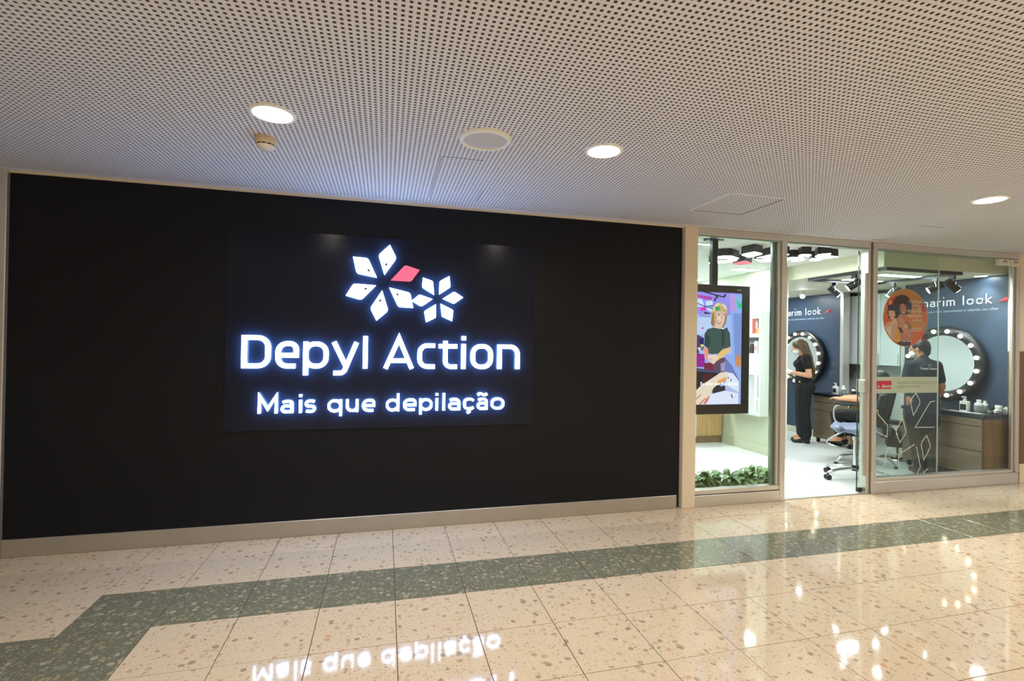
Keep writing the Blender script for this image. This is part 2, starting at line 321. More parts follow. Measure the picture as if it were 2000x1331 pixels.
def glyph(ch, x0, x1, b, xh, cap, desc, t, R, soft=True):
    """list of (points, closed) strokes; x0..x1 outer extents, b baseline, xh x-height, R corner radius"""
    h = t/2; l, r = x0+h, x1-h; B, T, C = b+h, xh-h, cap-h; md = (b+xh)/2; Dn = desc; mid = (l+r)/2
    bowl = [(l, B, R), (r, B, R), (r, T, R), (l, T, R)]
    G = {'D': [([(l, B), (r, B, R*1.1), (r, C, R*1.1), (l, C)], 1)], 'M': [([(l, b), (l, C+h*.2), (mid, b+(cap-b)*.24), (r, C+h*.2), (r, b)], 0)],
     'A': [([(l, b), (mid, cap-h*.3), (r, b)], 0), ([(x0+(x1-x0)*.25, b+(cap-b)*.26), (x1-(x1-x0)*.25, b+(cap-b)*.26)], 0)],
     'e': [([(r-h*.3, B), (l, B, R), (l, T, R), (r, T, R), (r, md-t*.1), (l, md-t*.1)], 0)],
     'p': [(bowl, 1), ([(l, xh), (l, Dn)], 0)], 'q': [(bowl, 1), ([(r, xh), (r, Dn)], 0)], 'd': [(bowl, 1), ([(r, cap), (r, b)], 0)], 'o': [(bowl, 1)],
     'y': [([(x0+h*.9, xh), (mid+h*.4, b+(xh-b)*.08)], 0), ([(x1-h*.9, xh), (mid-(x1-x0)*.02, b-(b-Dn)*.35, .03), (mid-(x1-x0)*.12, Dn+h, .03), (x0+(x1-x0)*.08, Dn+h)], 0)],
     'l': [([(mid, cap), (mid, b)], 0)], 'i': [([(mid, xh), (mid, b)], 0), ([(mid, cap-t*.95), (mid, cap)], 0)],
     'c': [([(r+h*.5, T), (l, T, R), (l, B, R), (r+h*.5, B)], 0)] if not soft else [([(r, T-R*.25), (r-R*.3, T, R*.8), (l, T, R), (l, B, R), (r-R*.3, B, R*.8), (r, B+R*.25)], 0)],
     't': [([(x0+(x1-x0)*.36, cap-(cap-xh)*.45), (x0+(x1-x0)*.36, B, R*.7), (x1, B)], 0), ([(x0, T-h*.2), (x1, T-h*.2)], 0)],
     'n': [([(l, xh), (l, b)], 0), ([(l, T), (r, T, R), (r, b)], 0)], 'r': [([(l, xh), (l, b)], 0), ([(l, T-R*.3), (l+R*.6, T, R*.6), (r+h, T)], 0)],
     'm': [([(l, xh), (l, b)], 0), ([(l, T), (mid, T, R*.8), (mid, b)], 0), ([(mid, T), (r, T, R*.8), (r, b)], 0)],
     'k': [([(l, cap), (l, b)], 0), ([(r+h*.4, xh), (l+h, md-t*.2), (r+h*.6, b)], 0)],
     'u': [([(l, xh), (l, B, R), (r, B, R), (r, xh)], 0), ([(r, xh), (r, b)], 0)],
     'a': [([(l+h*.3, T-R*.15), (l+R*.5, T, R*.6), (r, T, R*.8), (r, b)], 0), ([(r, md+h*.5), (l, md+h*.5, R*.55), (l, B, R*.55), (r, B)], 0)],
     's': [([(r, T-R*.1), (r-R*.3, T, R*.5), (l, T, R*.5), (l, md, R*.5), (r, md, R*.5), (r, B, R*.5), (l+R*.3, B, R*.5), (l, B+R*.1)], 0)]}
    if ch == 'ç': return glyph('c', x0, x1, b, xh, cap, desc, t, R)+[([(mid, b), (mid+t*.35, b-t*.8, t*.4), (mid-t*.8, b-t*1.1)], 0)]
    if ch == 'ã': return glyph('a', x0, x1, b, xh, cap, desc, t, R)+[([(l-h*.5, cap-t*.9), (l+t*.9, cap-t*.1, t), (r-t*.9, cap-t*1.1, t), (r+h*.5, cap-t*.3)], 0)]
    return G[ch]
def letter(ch, parent, mk, X, w0, w1, *a, name='letter', soft=True):
    mb = MB()
    for pts, cl in glyph(ch, *a, soft=soft): stroke(mb, pts, a[6], w0, w1, X, bool(cl), 0, 1 if isinstance(mk, tuple) else None)
    return mb.build(name, mk, parent)
def text(body, parent, mk, X, size, name='print', align='LEFT', weight=0.0, shear=0.0, depth=0.0006):
    c = bpy.data.curves.new('tmp', 'FONT'); c.body = body; c.size = size; c.align_x = align; c.offset = weight; c.shear = shear; c.resolution_u = 2
    o = bpy.data.objects.new('tmp', c); COL.objects.link(o); dg = bpy.context.evaluated_depsgraph_get()
    me = bpy.data.meshes.new_from_object(o.evaluated_get(dg)); bpy.data.objects.remove(o); bpy.data.curves.remove(c)
    me.transform(X @ Matrix.Translation((0, 0, depth))); me.materials.clear(); me.materials.append(M[mk]); me.name = name
    q = bpy.data.objects.new(name, me); COL.objects.link(q)
    if parent: put(q, parent)
    return q
def art(name, parent, mk, X, shapes, step=0.00025):
    """flat print: coloured polygons stacked a hair apart, one mesh with a colour attribute"""
    mb = MB(); cols = []
    for i, (c, poly) in enumerate(shapes):
        n0 = len(mb.f); mb.prism([tuple(p) for p in poly], 0, i*step, X, sides=False); cols += [lin(c)]*(len(mb.f)-n0)
    o = mb.build(name, mk, parent); at = o.data.color_attributes.new('Col', 'FLOAT_COLOR', 'CORNER')
    for p in o.data.polygons:
        for li in p.loop_indices: at.data[li].color = cols[p.index]
    return o
def oval(cx, cy, rx, ry, n=28, a0=0.0, a1=2*pi, rot=0.0):
    k = n if abs(a1-a0-2*pi) < 1e-6 else n+1; out = []
    for i in range(k):
        a = a0+(a1-a0)*i/n; x, y = rx*cos(a), ry*sin(a); out.append((cx+x*cos(rot)-y*sin(rot), cy+x*sin(rot)+y*cos(rot)))
    return out

# ------------------------------------------------------------------ corridor shell
XL, XR = -9.0, 12.0
floor = MB().box(XL, XR, -8.0, -0.0, -0.08, -0.003).build('floor', 'grout', kind='structure')
ROWS = [0.0, -0.285, -0.688, -1.10, -1.512, -1.925, -2.338, -2.75]
tile_mesh = {}
for j in range(7):
    y1, y0 = ROWS[j], ROWS[j+1]
    for k in range(-9, 23):
        x0 = 0.078+0.4*k; x1 = x0+0.4
        green = (j == 2 and k >= -4) or (j == 3 and k <= -4)
        key = (j, green)
        if key not in tile_mesh:
            g = 0.0018; hy = (y1-y0)/2-g; hx = 0.2-g
            o = MB().box(-hx, hx, -hy, hy, -0.02, 0.0).build('floor_tile', 'green' if green else 'terr', floor, bev=0.0009)
            tile_mesh[key] = o.data
        else:
            o = bpy.data.objects.new('floor_tile', tile_mesh[key]); COL.objects.link(o); o.parent = floor
        o.location = ((x0+x1)/2, (y0+y1)/2, random.uniform(-0.0004, 0.0004))
        o.rotation_euler = (random.uniform(-.0004, .0004), random.uniform(-.0004, .0004), 0)
fx = MB()
for (a, b_, c, d) in ((XL, XR, -8, -2.751), (XL, -3.523, -2.75, 0), (9.279, XR, -2.75, 0)): fx.box(a, b_, c, d, -0.02, 0)
fx.build('floor_field', 'terr', floor)

# perforated ceiling: every square hole is a real pocket
def perforated(x0, y0, nx, ny, pit=0.025, hw=0.0058, dep=0.012):
    gx, gy = np.meshgrid(np.arange(nx), np.arange(ny), indexing='ij'); cx = (x0+pit*(gx+.5)).ravel(); cy = (y0+pit*(gy+.5)).ravel(); n = len(cx)
    sq = np.array([(-1, -1), (1, -1), (1, 1), (-1, 1)], float)
    V = np.zeros((n, 12, 3))
    for k, (s_, z) in enumerate(((pit/2, 0), (hw, 0), (hw, dep))):
        for q in range(4):
            V[:, k*4+q, 0] = cx+sq[q, 0]*s_; V[:, k*4+q, 1] = cy+sq[q, 1]*s_; V[:, k*4+q, 2] = H+z
    F = [(q, 4+q, 4+(q+1) % 4, (q+1) % 4) for q in range(4)]+[(4+q, 8+q, 8+(q+1) % 4, 4+(q+1) % 4) for q in range(4)]+[(8, 11, 10, 9)]
    Fa = (np.arange(n)[:, None, None]*12+np.array(F)[None]).reshape(-1, 4)
    return V.reshape(-1, 3), Fa, np.tile(np.array([0]*4+[1]*5), n)
px0, py0, nx, ny = -2.65, -2.93, 372, 114
V, Fa, Mi = perforated(px0, py0, nx, ny)
px1, py1 = px0+nx*.025, py0+ny*.025
ex = []
for (a, b_, c, d) in ((XL, XR, py1, 0.0), (XL, XR, -8, py0), (XL, px0, py0, py1), (px1, XR, py0, py1)): ex.append([(a, c, H), (a, d, H), (b_, d, H), (b_, c, H)])
ev = np.array(ex).reshape(-1, 3); ef = np.arange(16).reshape(4, 4)+len(V)
V = np.vstack([V, ev]); Fa = np.vstack([Fa, ef]); Mi = np.concatenate([Mi, np.zeros(4, int)])
me = bpy.data.meshes.new('ceiling'); me.vertices.add(len(V)); me.vertices.foreach_set('co', V.ravel())
me.loops.add(Fa.size); me.loops.foreach_set('vertex_index', Fa.ravel().astype(np.int32))
me.polygons.add(len(Fa)); me.polygons.foreach_set('loop_start', np.arange(0, Fa.size, 4, dtype=np.int32)); me.polygons.foreach_set('material_index', Mi.astype(np.int32))
me.materials.append(M['ceil']); me.materials.append(M['hole']); me.update(calc_edges=True); me.validate()
ceiling = bpy.data.objects.new('ceiling', me); COL.objects.link(ceiling); ceiling['kind'] = 'structure'
# hatches: thin open joints and plain edge strips on the ceiling
def hatch(x0, x1, y0, y1, sides, w=0.005):
    mb = MB(); z0, z1 = H-0.0012, H+0.001
    if 'l' in sides: mb.box(x0-w/2, x0+w/2, y0, y1, z0, z1)
    if 'r' in sides: mb.box(x1-w/2, x1+w/2, y0, y1, z0, z1)
    if 'f' in sides: mb.box(x0, x1, y0-w/2, y0+w/2, z0, z1)
    if 'b' in sides: mb.box(x0, x1, y1-w/2, y1+w/2, z0, z1)
    mb.build('hatch_joint', 'hole', ceiling)
hatch(0.30, 0.655, -1.075, -0.23, 'l', 0.004); hatch(0.30, 0.55, -1.075, -0.23, 'f', 0.004); hatch(0.30, 0.655, -0.50, -0.23, 'r', 0.003)
hatch(2.36, 2.80, -0.95, -0.50, 'br', 0.007)
MB().box(2.33, 2.36, -0.96, -0.49, H-0.001, H).box(2.36, 2.80, -0.985, -0.95, H-0.001, H).build('hatch_edge', 'ceil', ceiling)
hatch(4.64, 4.76, -0.32, -0.108, 'rb', 0.004); hatch(4.47, 4.78, -0.66, -0.5, 'f', 0.003)

def downlight(x, y, label):
    t = thing('ceiling_downlight', label, 'ceiling light', (x, y, H), 'round downlights in the corridor ceiling')
    X = Matrix.Translation((x, y, H))
    MB().lathe([(0.086, -0.001), (0.088, -0.008), (0.100, -0.009), (0.106, -0.004), (0.107, 0.0)], 40, X).build('trim_ring', 'white', t)
    MB().lathe([(0.0001, -0.004), (0.086, -0.004), (0.088, -0.002)], 36, X).build('diffuser', 'lampglow', t)
downlight(-0.542, -1.39, 'round white downlight beside the smoke detector')
downlight(1.164, -1.42, 'round white downlight in the ceiling to the right of the round speaker')
downlight(4.172, -1.38, 'round white downlight farthest right, above the glass window')
t = thing('ceiling_speaker', 'round white ceiling speaker with grey grille between two downlights', 'speaker', (0.497, -1.386, H))
X = Matrix.Translation((0.497, -1.386, H))
MB().lathe([(0.112, -0.004), (0.116, -0.016), (0.130, -0.015), (0.139, -0.006), (0.140, 0)], 44, X).build('rim', 'white', t)
g = mat('speaker_grille', (196, 196, 196), 0.6, bump=0.5, bscale=900)
MB().lathe([(0.0001, -0.018), (0.06, -0.016), (0.112, -0.006)], 40, X).build('grille', g, t)
MB().box(0.487, 0.507, -1.396, -1.376, H-0.021, H-0.016).build('badge', 'softwhite', t)
t = thing('smoke_detector', 'beige smoke detector dome hanging under the ceiling beside a downlight', 'smoke detector', (-0.645, -1.055, H))
X = Matrix.Translation((-0.645, -1.055, H))
beige = mat('beige_plastic', (206, 190, 160), 0.45)
MB().lathe([(0.056, 0), (0.056, -0.012), (0.050, -0.030), (0.046, -0.034)], 32, X).build('base', beige, t)
MB().lathe([(0.040, -0.034), (0.040, -0.042)], 32, X).build('sensor_slot', 'black_gap', t)
MB().lathe([(0.046, -0.041), (0.044, -0.050), (0.036, -0.060), (0.0001, -0.062)], 32, X).build('cap', 'offwhite', t)
for k in range(10):
    a = 2*pi*k/10; c = Vector((cos(a), sin(a)))*0.0425
    MB().box(-0.645+c.x-0.003, -0.645+c.x+0.003, -1.055+c.y-0.003, -1.055+c.y+0.003, H-0.042, H-0.033).build('fin', beige, t)

# ------------------------------------------------------------------ shopfront
wf = MB().box(-2.41, 2.562, 0.0, 0.09, 0.115, H).build('wall_front', 'black_wall', kind='structure')
MB().box(2.562, 2.602, 0.025, 0.09, 0.0, H).build('wall_front_gap', 'black_gap', wf)
bb = MB().box(-2.41, 2.56, -0.012, 0.09, 0.0, 0.118).build('baseboard_front', 'steel', bev=0.003, kind='structure')
bead = mat('ceiling_bead', (216, 204, 178), 0.6)
MB().box(-2.41, 2.6, -0.014, 0.0, H-0.014, H).build('trim_1', bead, kind='structure')
MB().box(-2.50, -2.41, -0.03, 0.09, 0.0, H).build('trim_2', 'alu', bev=0.004, kind='structure')
MB().box(XL, -2.50, 0.0, 0.09, 0.0, H).build('wall_front_far', 'black_gap', kind='structure')
MB().box(2.602, 2.735, -0.03, 0.09, 0.0, H).build('trim_3', 'cream', bev=0.004, kind='structure')
# windows
def rail(x0, x1, zs, parent, name='rail'): pass
w1 = MB().box(2.735, 3.715, -0.018, 0.07, 2.482, H).build('window_1', 'alu', bev=0.003, kind='structure')
MB().box(2.735, 3.655, -0.006, 0.05, 2.468, 2.482).build('head_bead', 'alu_dark', w1)
MB().box(2.735, 3.655, -0.022, 0.07, 0.0, 0.103).build('bottom_rail', 'alu', w1, bev=0.003)
MB().box(2.735, 3.655, -0.008, 0.06, 0.103, 0.109).build('rail_groove', 'black_gap', w1)
MB().box(2.735, 3.655, -0.016, 0.06, 0.109, 0.150).build('sill_bead', 'alu', w1, bev=0.003)
MB().box(3.655, 3.715, -0.022, 0.08, 0.0, 2.482).build('mullion', 'alu', w1, bev=0.004)
MB().box(3.625, 3.655, -0.004, 0.06, 0.150, 2.468).build('side_bead', 'alu', w1, bev=0.003)
MB().box(3.59, 3.622, 0.03, 0.06, 0.150, 2.468).build('inner_frame', 'alu_dark', w1, bev=0.002)
MB().box(2.735, 3.625, 0.012, 0.020, 0.150, 2.468).build('pane', 'glass', w1)
d1 = MB().box(3.715, 4.715, -0.018, 0.07, 2.482, H).build('door_1', 'alu', bev=0.003, kind='structure')
MB().box(3.715, 4.715, -0.004, 0.05, 2.468, 2.482).build('head_bead', 'alu_dark', d1)
MB().box(3.715, 4.715, -0.01, 0.02, 0.0005, 0.006).build('threshold', 'steel', d1)
w2 = MB().box(4.79, 6.82, -0.018, 0.07, 2.482, H).build('window_2', 'alu', bev=0.003, kind='structure')
MB().box(4.79, 6.72, -0.006, 0.05, 2.466, 2.482).build('head_bead', 'alu_dark', w2)
MB().box(4.715, 4.752, 0.0, 0.08, 0.0, H).build('post_inner', 'alu', w2, bev=0.003)
MB().box(4.752, 4.764, 0.004, 0.07, 0.13, H).build('post_groove', 'brownpanel', w2)
MB().box(4.764, 4.815, -0.022, 0.08, 0.0, H).build('post', 'alu', w2, bev=0.004)
MB().box(4.79, 6.81, -0.026, 0.07, 0.0, 0.122).build('bottom_rail', 'alu', w2, bev=0.006)
MB().box(4.79, 6.74, -0.014, 0.06, 0.122, 0.156).build('sill_bead', 'alu', w2, bev=0.003)
MB().box(6.742, 6.772, 0.0, 0.03, 0.122, 2.482).build('jamb_inner', 'alu', w2, bev=0.003)
MB().box(6.775, 6.82, -0.022, 0.03, 0.122, H).build('jamb', 'alu', w2, bev=0.004)
MB().box(4.79, 6.742, 0.010, 0.018, 0.150, 2.466).build('pane', 'glass', w2)
# sliding glass leaf, pushed open behind window 2
dl = MB().box(4.655, 5.722, 0.046, 0.054, 0.045, 2.46).build('door_2', 'glass', kind='structure')
MB().box(4.650, 4.655, 0.045, 0.055, 0.04, 2.46).build('leaf_edge', 'glassedge', dl)
MB().box(5.722, 5.727, 0.045, 0.055, 0.045, 2.46).build('leaf_far_edge', 'glassbright', dl)
MB().cyl((4.685, -0.0, 0.19), (4.685, -0.0, 2.225), 0.018, n=16).build('pull_bar', 'steel', dl)
mb = MB()
for z in (0.30, 2.10): mb.cyl((4.685, 0.0, z), (4.685, 0.046, z), 0.009, n=10)
mb.build('bar_standoff', 'chrome', dl)
MB().box(4.652, 4.712, -0.030, 0.070, 1.02, 1.155).build('lock_case', 'steel', dl, bev=0.012, seg=3)
MB().box(4.66, 4.705, 0.035, 0.065, 0.012, 0.05).build('floor_guide', 'blackplastic', dl)
for i, (a, b_) in enumerate(((6.455, 6.615), (6.622, 6.775))):
    t = thing('sensor_box', ('small white box with a round mark under the window header, left of the pair', 'small white box with a round mark touching the right window jamb')[i], 'box', ((a+b_)/2, -0.02, 2.40))
    MB().box(a, b_, -0.05, -0.006, 2.402, 2.470).build('casing', 'offwhite', t, bev=0.008, seg=2)
    c = (a+b_)/2
    mb = MB(); stroke(mb, [(c-.022, 2.422), (c-.022, 2.448, .01), (c+.022, 2.448, .01), (c+.022, 2.425)], 0.008, 0.0, 0.0012, FAC(-0.05)); mb.build('round_mark', 'blackmetal', t)
# wall beyond the shop
wr = MB().box(6.82, XR, 0.0, 0.09, 1.462, H).build('wall_right_corridor', 'cream', kind='structure')
MB().box(6.825, XR, -0.012, 0.09, 0.211, 1.462).build('brown_panel', 'brownpanel', wr)
MB().box(6.825, XR, -0.03, 0.09, 0.0, 0.211).build('base_block', 'cream', wr, bev=0.004)
MB().box(XL, XR, -8.1, -8.0, 0, H).build('wall_back_corridor', 'cream', kind='structure')

# ------------------------------------------------------------------ illuminated sign
sg = thing('illuminated_sign', 'large illuminated white shop sign with two flower emblems on the black wall', 'sign', (0.04, -0.006, 0.79))
MB().box(-1.117, 1.198, -0.008, 0.0, 0.79, 2.262).build('panel', 'black_panel', sg, bev=0.001)
FX = FAC(-0.008); D0, D1 = 0.016, 0.030
t_, b_, xh_, cp_, R_ = 0.0345, 1.249, 1.449, 1.489, 0.062
for ch, a, c, kw in (('D', -1.003, -0.811, {}), ('e', -0.777, -0.620, {}), ('p', -0.588, -0.412, {}), ('y', -0.390, -0.196, {}), ('l', -0.168, -0.126, {}),
                 ('A', -0.014, 0.220, {}), ('c', 0.245, 0.389, {}), ('t', 0.410, 0.556, {}), ('i', 0.588, 0.628, {}), ('o', 0.666, 0.847, {}), ('n', 0.886, 1.072, {})):
    letter(ch, sg, ('signwhite', 'signside'), FX, D0, D1, a, c, b_, xh_, cp_+(0.022 if ch == 'i' else 0.008 if ch == 'l' else 0), 1.198, t_, R_, soft=False)
for ch, a, c in (('M', -.889, -.757), ('a', -.735, -.650), ('i', -.612, -.590), ('s', -.571, -.494), ('q', -.413, -.309), ('u', -.281, -.191), ('e', -.165, -.068), ('d', .011, .113), ('e', .140, .243), ('p', .266, .369),
               ('i', .391, .413), ('l', .446, .468), ('a', .493, .587), ('ç', .613, .704), ('ã', .723, .810), ('o', .836, .950)):
    letter(ch, sg, ('signwhite', 'signside'), FX, D0, D1, a, c, 0.920, 1.016, 1.056, 0.892, 0.0190, 0.05)
PET = [[(.021, 2.205), (.072, 2.105, .03), (-.016, 1.972), (-.063, 2.122, .03)], [(-.249, 2.097), (-.139, 2.093, .03), (-.072, 1.948), (-.221, 1.973, .03)],
 [(-.296, 1.801), (-.242, 1.894, .03), (-.079, 1.887), (-.184, 1.772, .03)], [(-.07, 1.617), (-.117, 1.711, .03), (-.031, 1.851), (.018, 1.697, .03)],
 [(.205, 1.725), (.092, 1.728, .03), (.022, 1.875), (.181, 1.841, .03)], [(.251, 2.022), (.186, 1.928, .03), (.031, 1.931), (.139, 2.056, .03)],
 [(.483, 1.986), (.494, 1.899, .02), (.407, 1.838), (.408, 1.942, .02)], [(.277, 1.964), (.355, 1.94, .02), (.365, 1.833), (.272, 1.888, .02)],
 [(.194, 1.779), (.251, 1.831, .02), (.354, 1.798), (.269, 1.736, .02)], [(.308, 1.615), (.291, 1.702, .02), (.381, 1.759), (.383, 1.652, .02)],
 [(.511, 1.63), (.431, 1.663, .02), (.418, 1.764), (.519, 1.717, .02)], [(.596, 1.82), (.524, 1.767, .02), (.435, 1.805), (.523, 1.865, .02)]]
for i, p in enumerate(PET):
    poly = [tuple(q) for q in rpath([tuple(q) for q in p], closed=True)]
    o = MB().prism(poly, D0, D1, FX, 0, True, 1).build('petal', ('signred', 'signred') if i == 5 else ('signwhite', 'signside'), sg)
    if i == 5: o['label'] = 'pink-red petal'
    else:
        c = Vector(p[2][:2])*.66+Vector(p[0][:2])*.34; s_ = 0.011 if i < 6 else 0.006
        d = (Vector(p[0][:2])-Vector(p[2][:2])).normalized()*s_; e = Vector((-d.y, d.x))*.6
        MB().prism([tuple(c+d+e), tuple(c-d+e), tuple(c-d-e), tuple(c+d-e)], D1, D1+.0008, FX).build('fixing', 'dot', o)

# ------------------------------------------------------------------ shop shell
fs = MB().box(1.5, 7.5, 0.006, 4.3, -0.08, -0.003).build('floor_shop', 'pgrout', kind='structure')
tm = None
for i in range(10):
    for j in range(8):
        x0, y0 = 1.5+i*0.6, 0.022+j*0.6
        y1 = min(y0+0.6, 4.3)
        if tm is None or y1-y0 < 0.59:
            o = MB().box(-0.2985, 0.2985, -(y1-y0)/2+.0015, (y1-y0)/2-.0015, -0.02, 0).build('floor_tile', 'porcelain', fs, bev=0.001)
            tm = tm or o.data
        else:
            o = bpy.data.objects.new('floor_tile', tm); COL.objects.link(o); o.parent = fs
        o.location = (x0+.3, (y0+y1)/2, 0)
MB().box(1.5, 7.5, 0.07, 4.3, 2.53, 2.60).build('ceiling_shop', 'shopceil', kind='structure')
MB().box(5.15, 7.5, 0.19, 4.3, 2.35, 2.53).build('ceiling_soffit', 'soffit', kind='structure')
MB().box(1.42, 1.5, 0.09, 3.4, 0, 2.53).build('wall_left_shop', 'softwhite', kind='structure')
MB().box(1.5, 5.03, 3.3, 3.4, 0, 2.53).build('wall_back_shop', 'white', kind='structure')
wp = MB().box(5.03, 5.15, 1.50, 3.4, 0, 2.53).build('wall_partition', 'softwhite', kind='structure')
MB().box(5.15, 5.158, 1.50, 3.4, 0, 2.35).build('lining', 'white', wp)
MB().box(5.018, 5.03, 1.50, 2.62, 0, 0.11).build('baseboard_partition', 'softwhite', bev=0.003, kind='structure')
MB().box(5.03, 7.5, 4.25, 4.35, 0, 2.35).build('wall_back_room', 'white', kind='structure')
MB().box(6.95, 7.06, 0.09, 1.335, 0, 2.35).build('wall_right_near', 'navy', kind='structure')
MB().box(6.95, 7.06, 2.345, 4.25, 0, 2.35).build('wall_right_far', 'navy', kind='structure')
MB().box(7.47, 7.55, 0.9, 4.3, 0, 2.35).build('wall_right_alcove', 'white', kind='structure')
MB().box(6.938, 6.95, 2.40, 4.25, 0, 0.10).build('baseboard_right_far', 'softwhite', bev=0.003, kind='structure')
MB().box(6.938, 6.95, 0.09, 1.30, 0, 0.10).build('baseboard_right_near', 'softwhite', bev=0.003, kind='structure')
MB().box(6.94, 7.07, 2.29, 2.345, 0, 2.35).build('trim_4', 'alu', bev=0.003, kind='structure')
MB().box(6.94, 7.07, 1.335, 1.385, 0, 2.35).build('trim_5', 'alu', bev=0.003, kind='structure')

# wall cupboards and switches in the alcove
t = thing('wall_cupboard', 'white wall cupboard in the recess between the two navy wall panels', 'cupboard', (7.3, 2.0, 1.22))
MB().box(7.17, 7.47, 1.56, 2.44, 1.22, 2.30).build('body', 'lacquer', t, bev=0.004)
for i in range(3):
    a = 1.565+i*.2925
    d = MB().box(7.150, 7.168, a, a+.287, 1.225, 2.295).build('door', 'lacquer', t, bev=0.003)
    MB().box(7.142, 7.150, a+.02, a+.028, 1.25, 1.40).build('handle', 'alu', d)
for n, y, z, lab in (('light_switch', 2.60, 1.60, 'small white light switch on the pale recess wall beside the far navy panel'), ('power_socket', 2.60, 1.32, 'white socket plate low on the recess wall, under the light switch')):
    t = thing(n, lab, n.split('_')[1], (7.465, y, z))
    w = .04 if n[0] == 'l' else .11
    MB().box(7.458, 7.47, y-w, y+w, z-.06, z+.06).build('plate', 'white', t, bev=0.003)
    MB().box(7.452, 7.458, y-.012, y+.012, z-.02, z+.02).build('rocker', 'offwhite', t, bev=0.002)
t = thing('floor_socket', 'white double power socket near the floor on the navy wall by the near cabinet', 'socket', (6.945, 1.12, 0.2))
MB().box(6.938, 6.95, 1.06, 1.18, 0.13, 0.27).build('plate', 'white', t, bev=0.003)
for z in (.17, .23): MB().cyl((6.932, 1.12, z), (6.94, 1.12, z), .016, n=12).build('outlet', 'blackplastic', t)

# ------------------------------------------------------------------ luminaires in the shop
def petal_poly(L0, L1, wd):
    m_ = L0+(L1-L0)*.58
    return [tuple(p) for p in rpath([(L0, 0), (m_, -wd, wd*.5), (L1, 0, wd*.08), (m_, wd, wd*.5)], closed=True)]
def flower(x, y, r0, r1, wd, off, label, red=None):
    t = thing('flower_ceiling_light', label, 'ceiling light', (x, y, 2.53), 'petal lights on the shop ceiling')
    for k in range(6):
        a = off+k*pi/3; X = Matrix.Translation((x, y, 2.445)) @ Matrix.Rotation(a, 4, 'Z')
        pl = petal_poly(r0, r1, wd)
        o = MB().prism(pl, 0.004, 0.085, X).build('petal_case', 'blackmetal', t)
        MB().prism([(p[0]*.97+(r0+r1)*.5*.03, p[1]*.94) for p in pl], 0.0, 0.005, X).build('diffuser', 'petalred' if k == red else 'petalglow', o)
flower(3.90, 0.76, 0.10, 0.44, 0.115, 0.0, 'large black petal ceiling light with one pink petal, behind the left window', 1)
flower(4.47, 0.47, 0.06, 0.27, 0.07, 0.5, 'smaller black petal ceiling light above the shop doorway')
def panel_light(x0, x1, y0, y1, z, label, group=None):
    t = thing('linear_ceiling_light', label, 'ceiling light', ((x0+x1)/2, (y0+y1)/2, z), group)
    MB().box(x0, x1, y0, y1, z-.010, z).build('frame', 'white', t, bev=0.002)
    MB().box(x0+.012, x1-.012, y0+.012, y1-.012, z-.013, z-.009).build('diffuser', 'panelglow', t)
panel_light(5.62, 6.22, 0.57, 0.69, 2.35, 'recessed linear light in the lowered ceiling, nearer of the two inside the black track')
panel_light(5.62, 6.22, 1.05, 1.15, 2.35, 'recessed linear light in the lowered ceiling, farther of the two inside the black track')
panel_light(2.3, 3.28, 0.50, 0.55, 2.53, 'thin linear light on the shop ceiling beside the black screen pole')
panel_light(2.2, 4.9, 2.9, 3.05, 2.53, 'long linear light washing the back wall of the shop')
panel_light(4.55, 4.95, 1.75, 1.90, 2.53, 'short linear light on the shop ceiling near the partition wall')
panel_light(5.6, 6.6, 3.0, 3.15, 2.35, 'linear light over the far end of the make-up area')
t = thing('round_ceiling_light', 'small round recessed light in the lowered ceiling right by the navy wall', 'ceiling light', (6.84, 0.37, 2.35))
X = Matrix.Translation((6.84, 0.37, 2.35))
MB().lathe([(.055, -.002), (.065, -.007), (.068, 0)], 28, X).build('trim_ring', 'white', t); MB().lathe([(.0001, -.004), (.056, -.004)], 28, X).build('diffuser', 'panelglow', t)
lamp('SPOT', 'recessed_spot', (6.84, 0.37, 2.335), 20, COOL, .04, (.1, 0, -1), angle=1.6)
t = thing('eyeball_spotlight', 'dazzling small spotlight high in front of the far navy wall', 'spotlight', (6.26, 2.40, 2.35))
MB().cyl((6.26, 2.40, 2.35), (6.26, 2.40, 2.30), .02, n=12).build('stem', 'white', t)
MB().cyl((6.29, 2.43, 2.30), (6.20, 2.33, 2.255), .035, n=18).build('lamp_body', 'white', t)
MB().cyl((6.20, 2.33, 2.2555), (6.197, 2.327, 2.254), .030, n=18).build('lens', 'spotglow', t)
# black track with spotlights
tr = thing('light_track', 'black rectangular lighting track under the lowered ceiling', 'light track', (5.77, .75, 2.33))
for (a, b_, c, d) in ((5.21, 6.31, .21, .235), (5.21, 6.31, 1.215, 1.24), (5.21, 5.235, .235, 1.215), (6.285, 6.31, .235, 1.215)):
    MB().box(a, b_, c, d, 2.315, 2.35).build('rail', 'blackmetal', tr)
def spot(x, y, aim, label):
    t = thing('track_spotlight', label, 'spotlight', (x, y, 2.315), 'spotlights on the black track')
    MB().box(x-.015, x+.015, y-.03, y+.03, 2.275, 2.315).build('adapter', 'blackmetal', t, bev=0.003)
    mb = MB(); mb.tube([(x, y, 2.28), (x, y, 2.235)], .008)
    c = Vector((x, y, 2.205)); d = Vector(aim).normalized(); s = basis(d)[0]*.048
    mb.tube([c+s, c+s+Vector((0, 0, .035)), c-s+Vector((0, 0, .035)), c-s], .005); mb.build('yoke', 'chrome', t)
    MB().cyl(c-d*.075, c+d*.075, .043, n=24).build('barrel', 'blackmetal', t)
    MB().cyl(c+d*.0755, c+d*.079, .036, n=24).build('lens', 'spotglow', t)
    lamp('SPOT', 'track_spot_lamp', c+d*.09, 40, COOL, .035, d, angle=1.15)
spot(5.62, 1.2275, (.5, -.5, -.75), 'black track spotlight on the far rail, pointing down to the right')
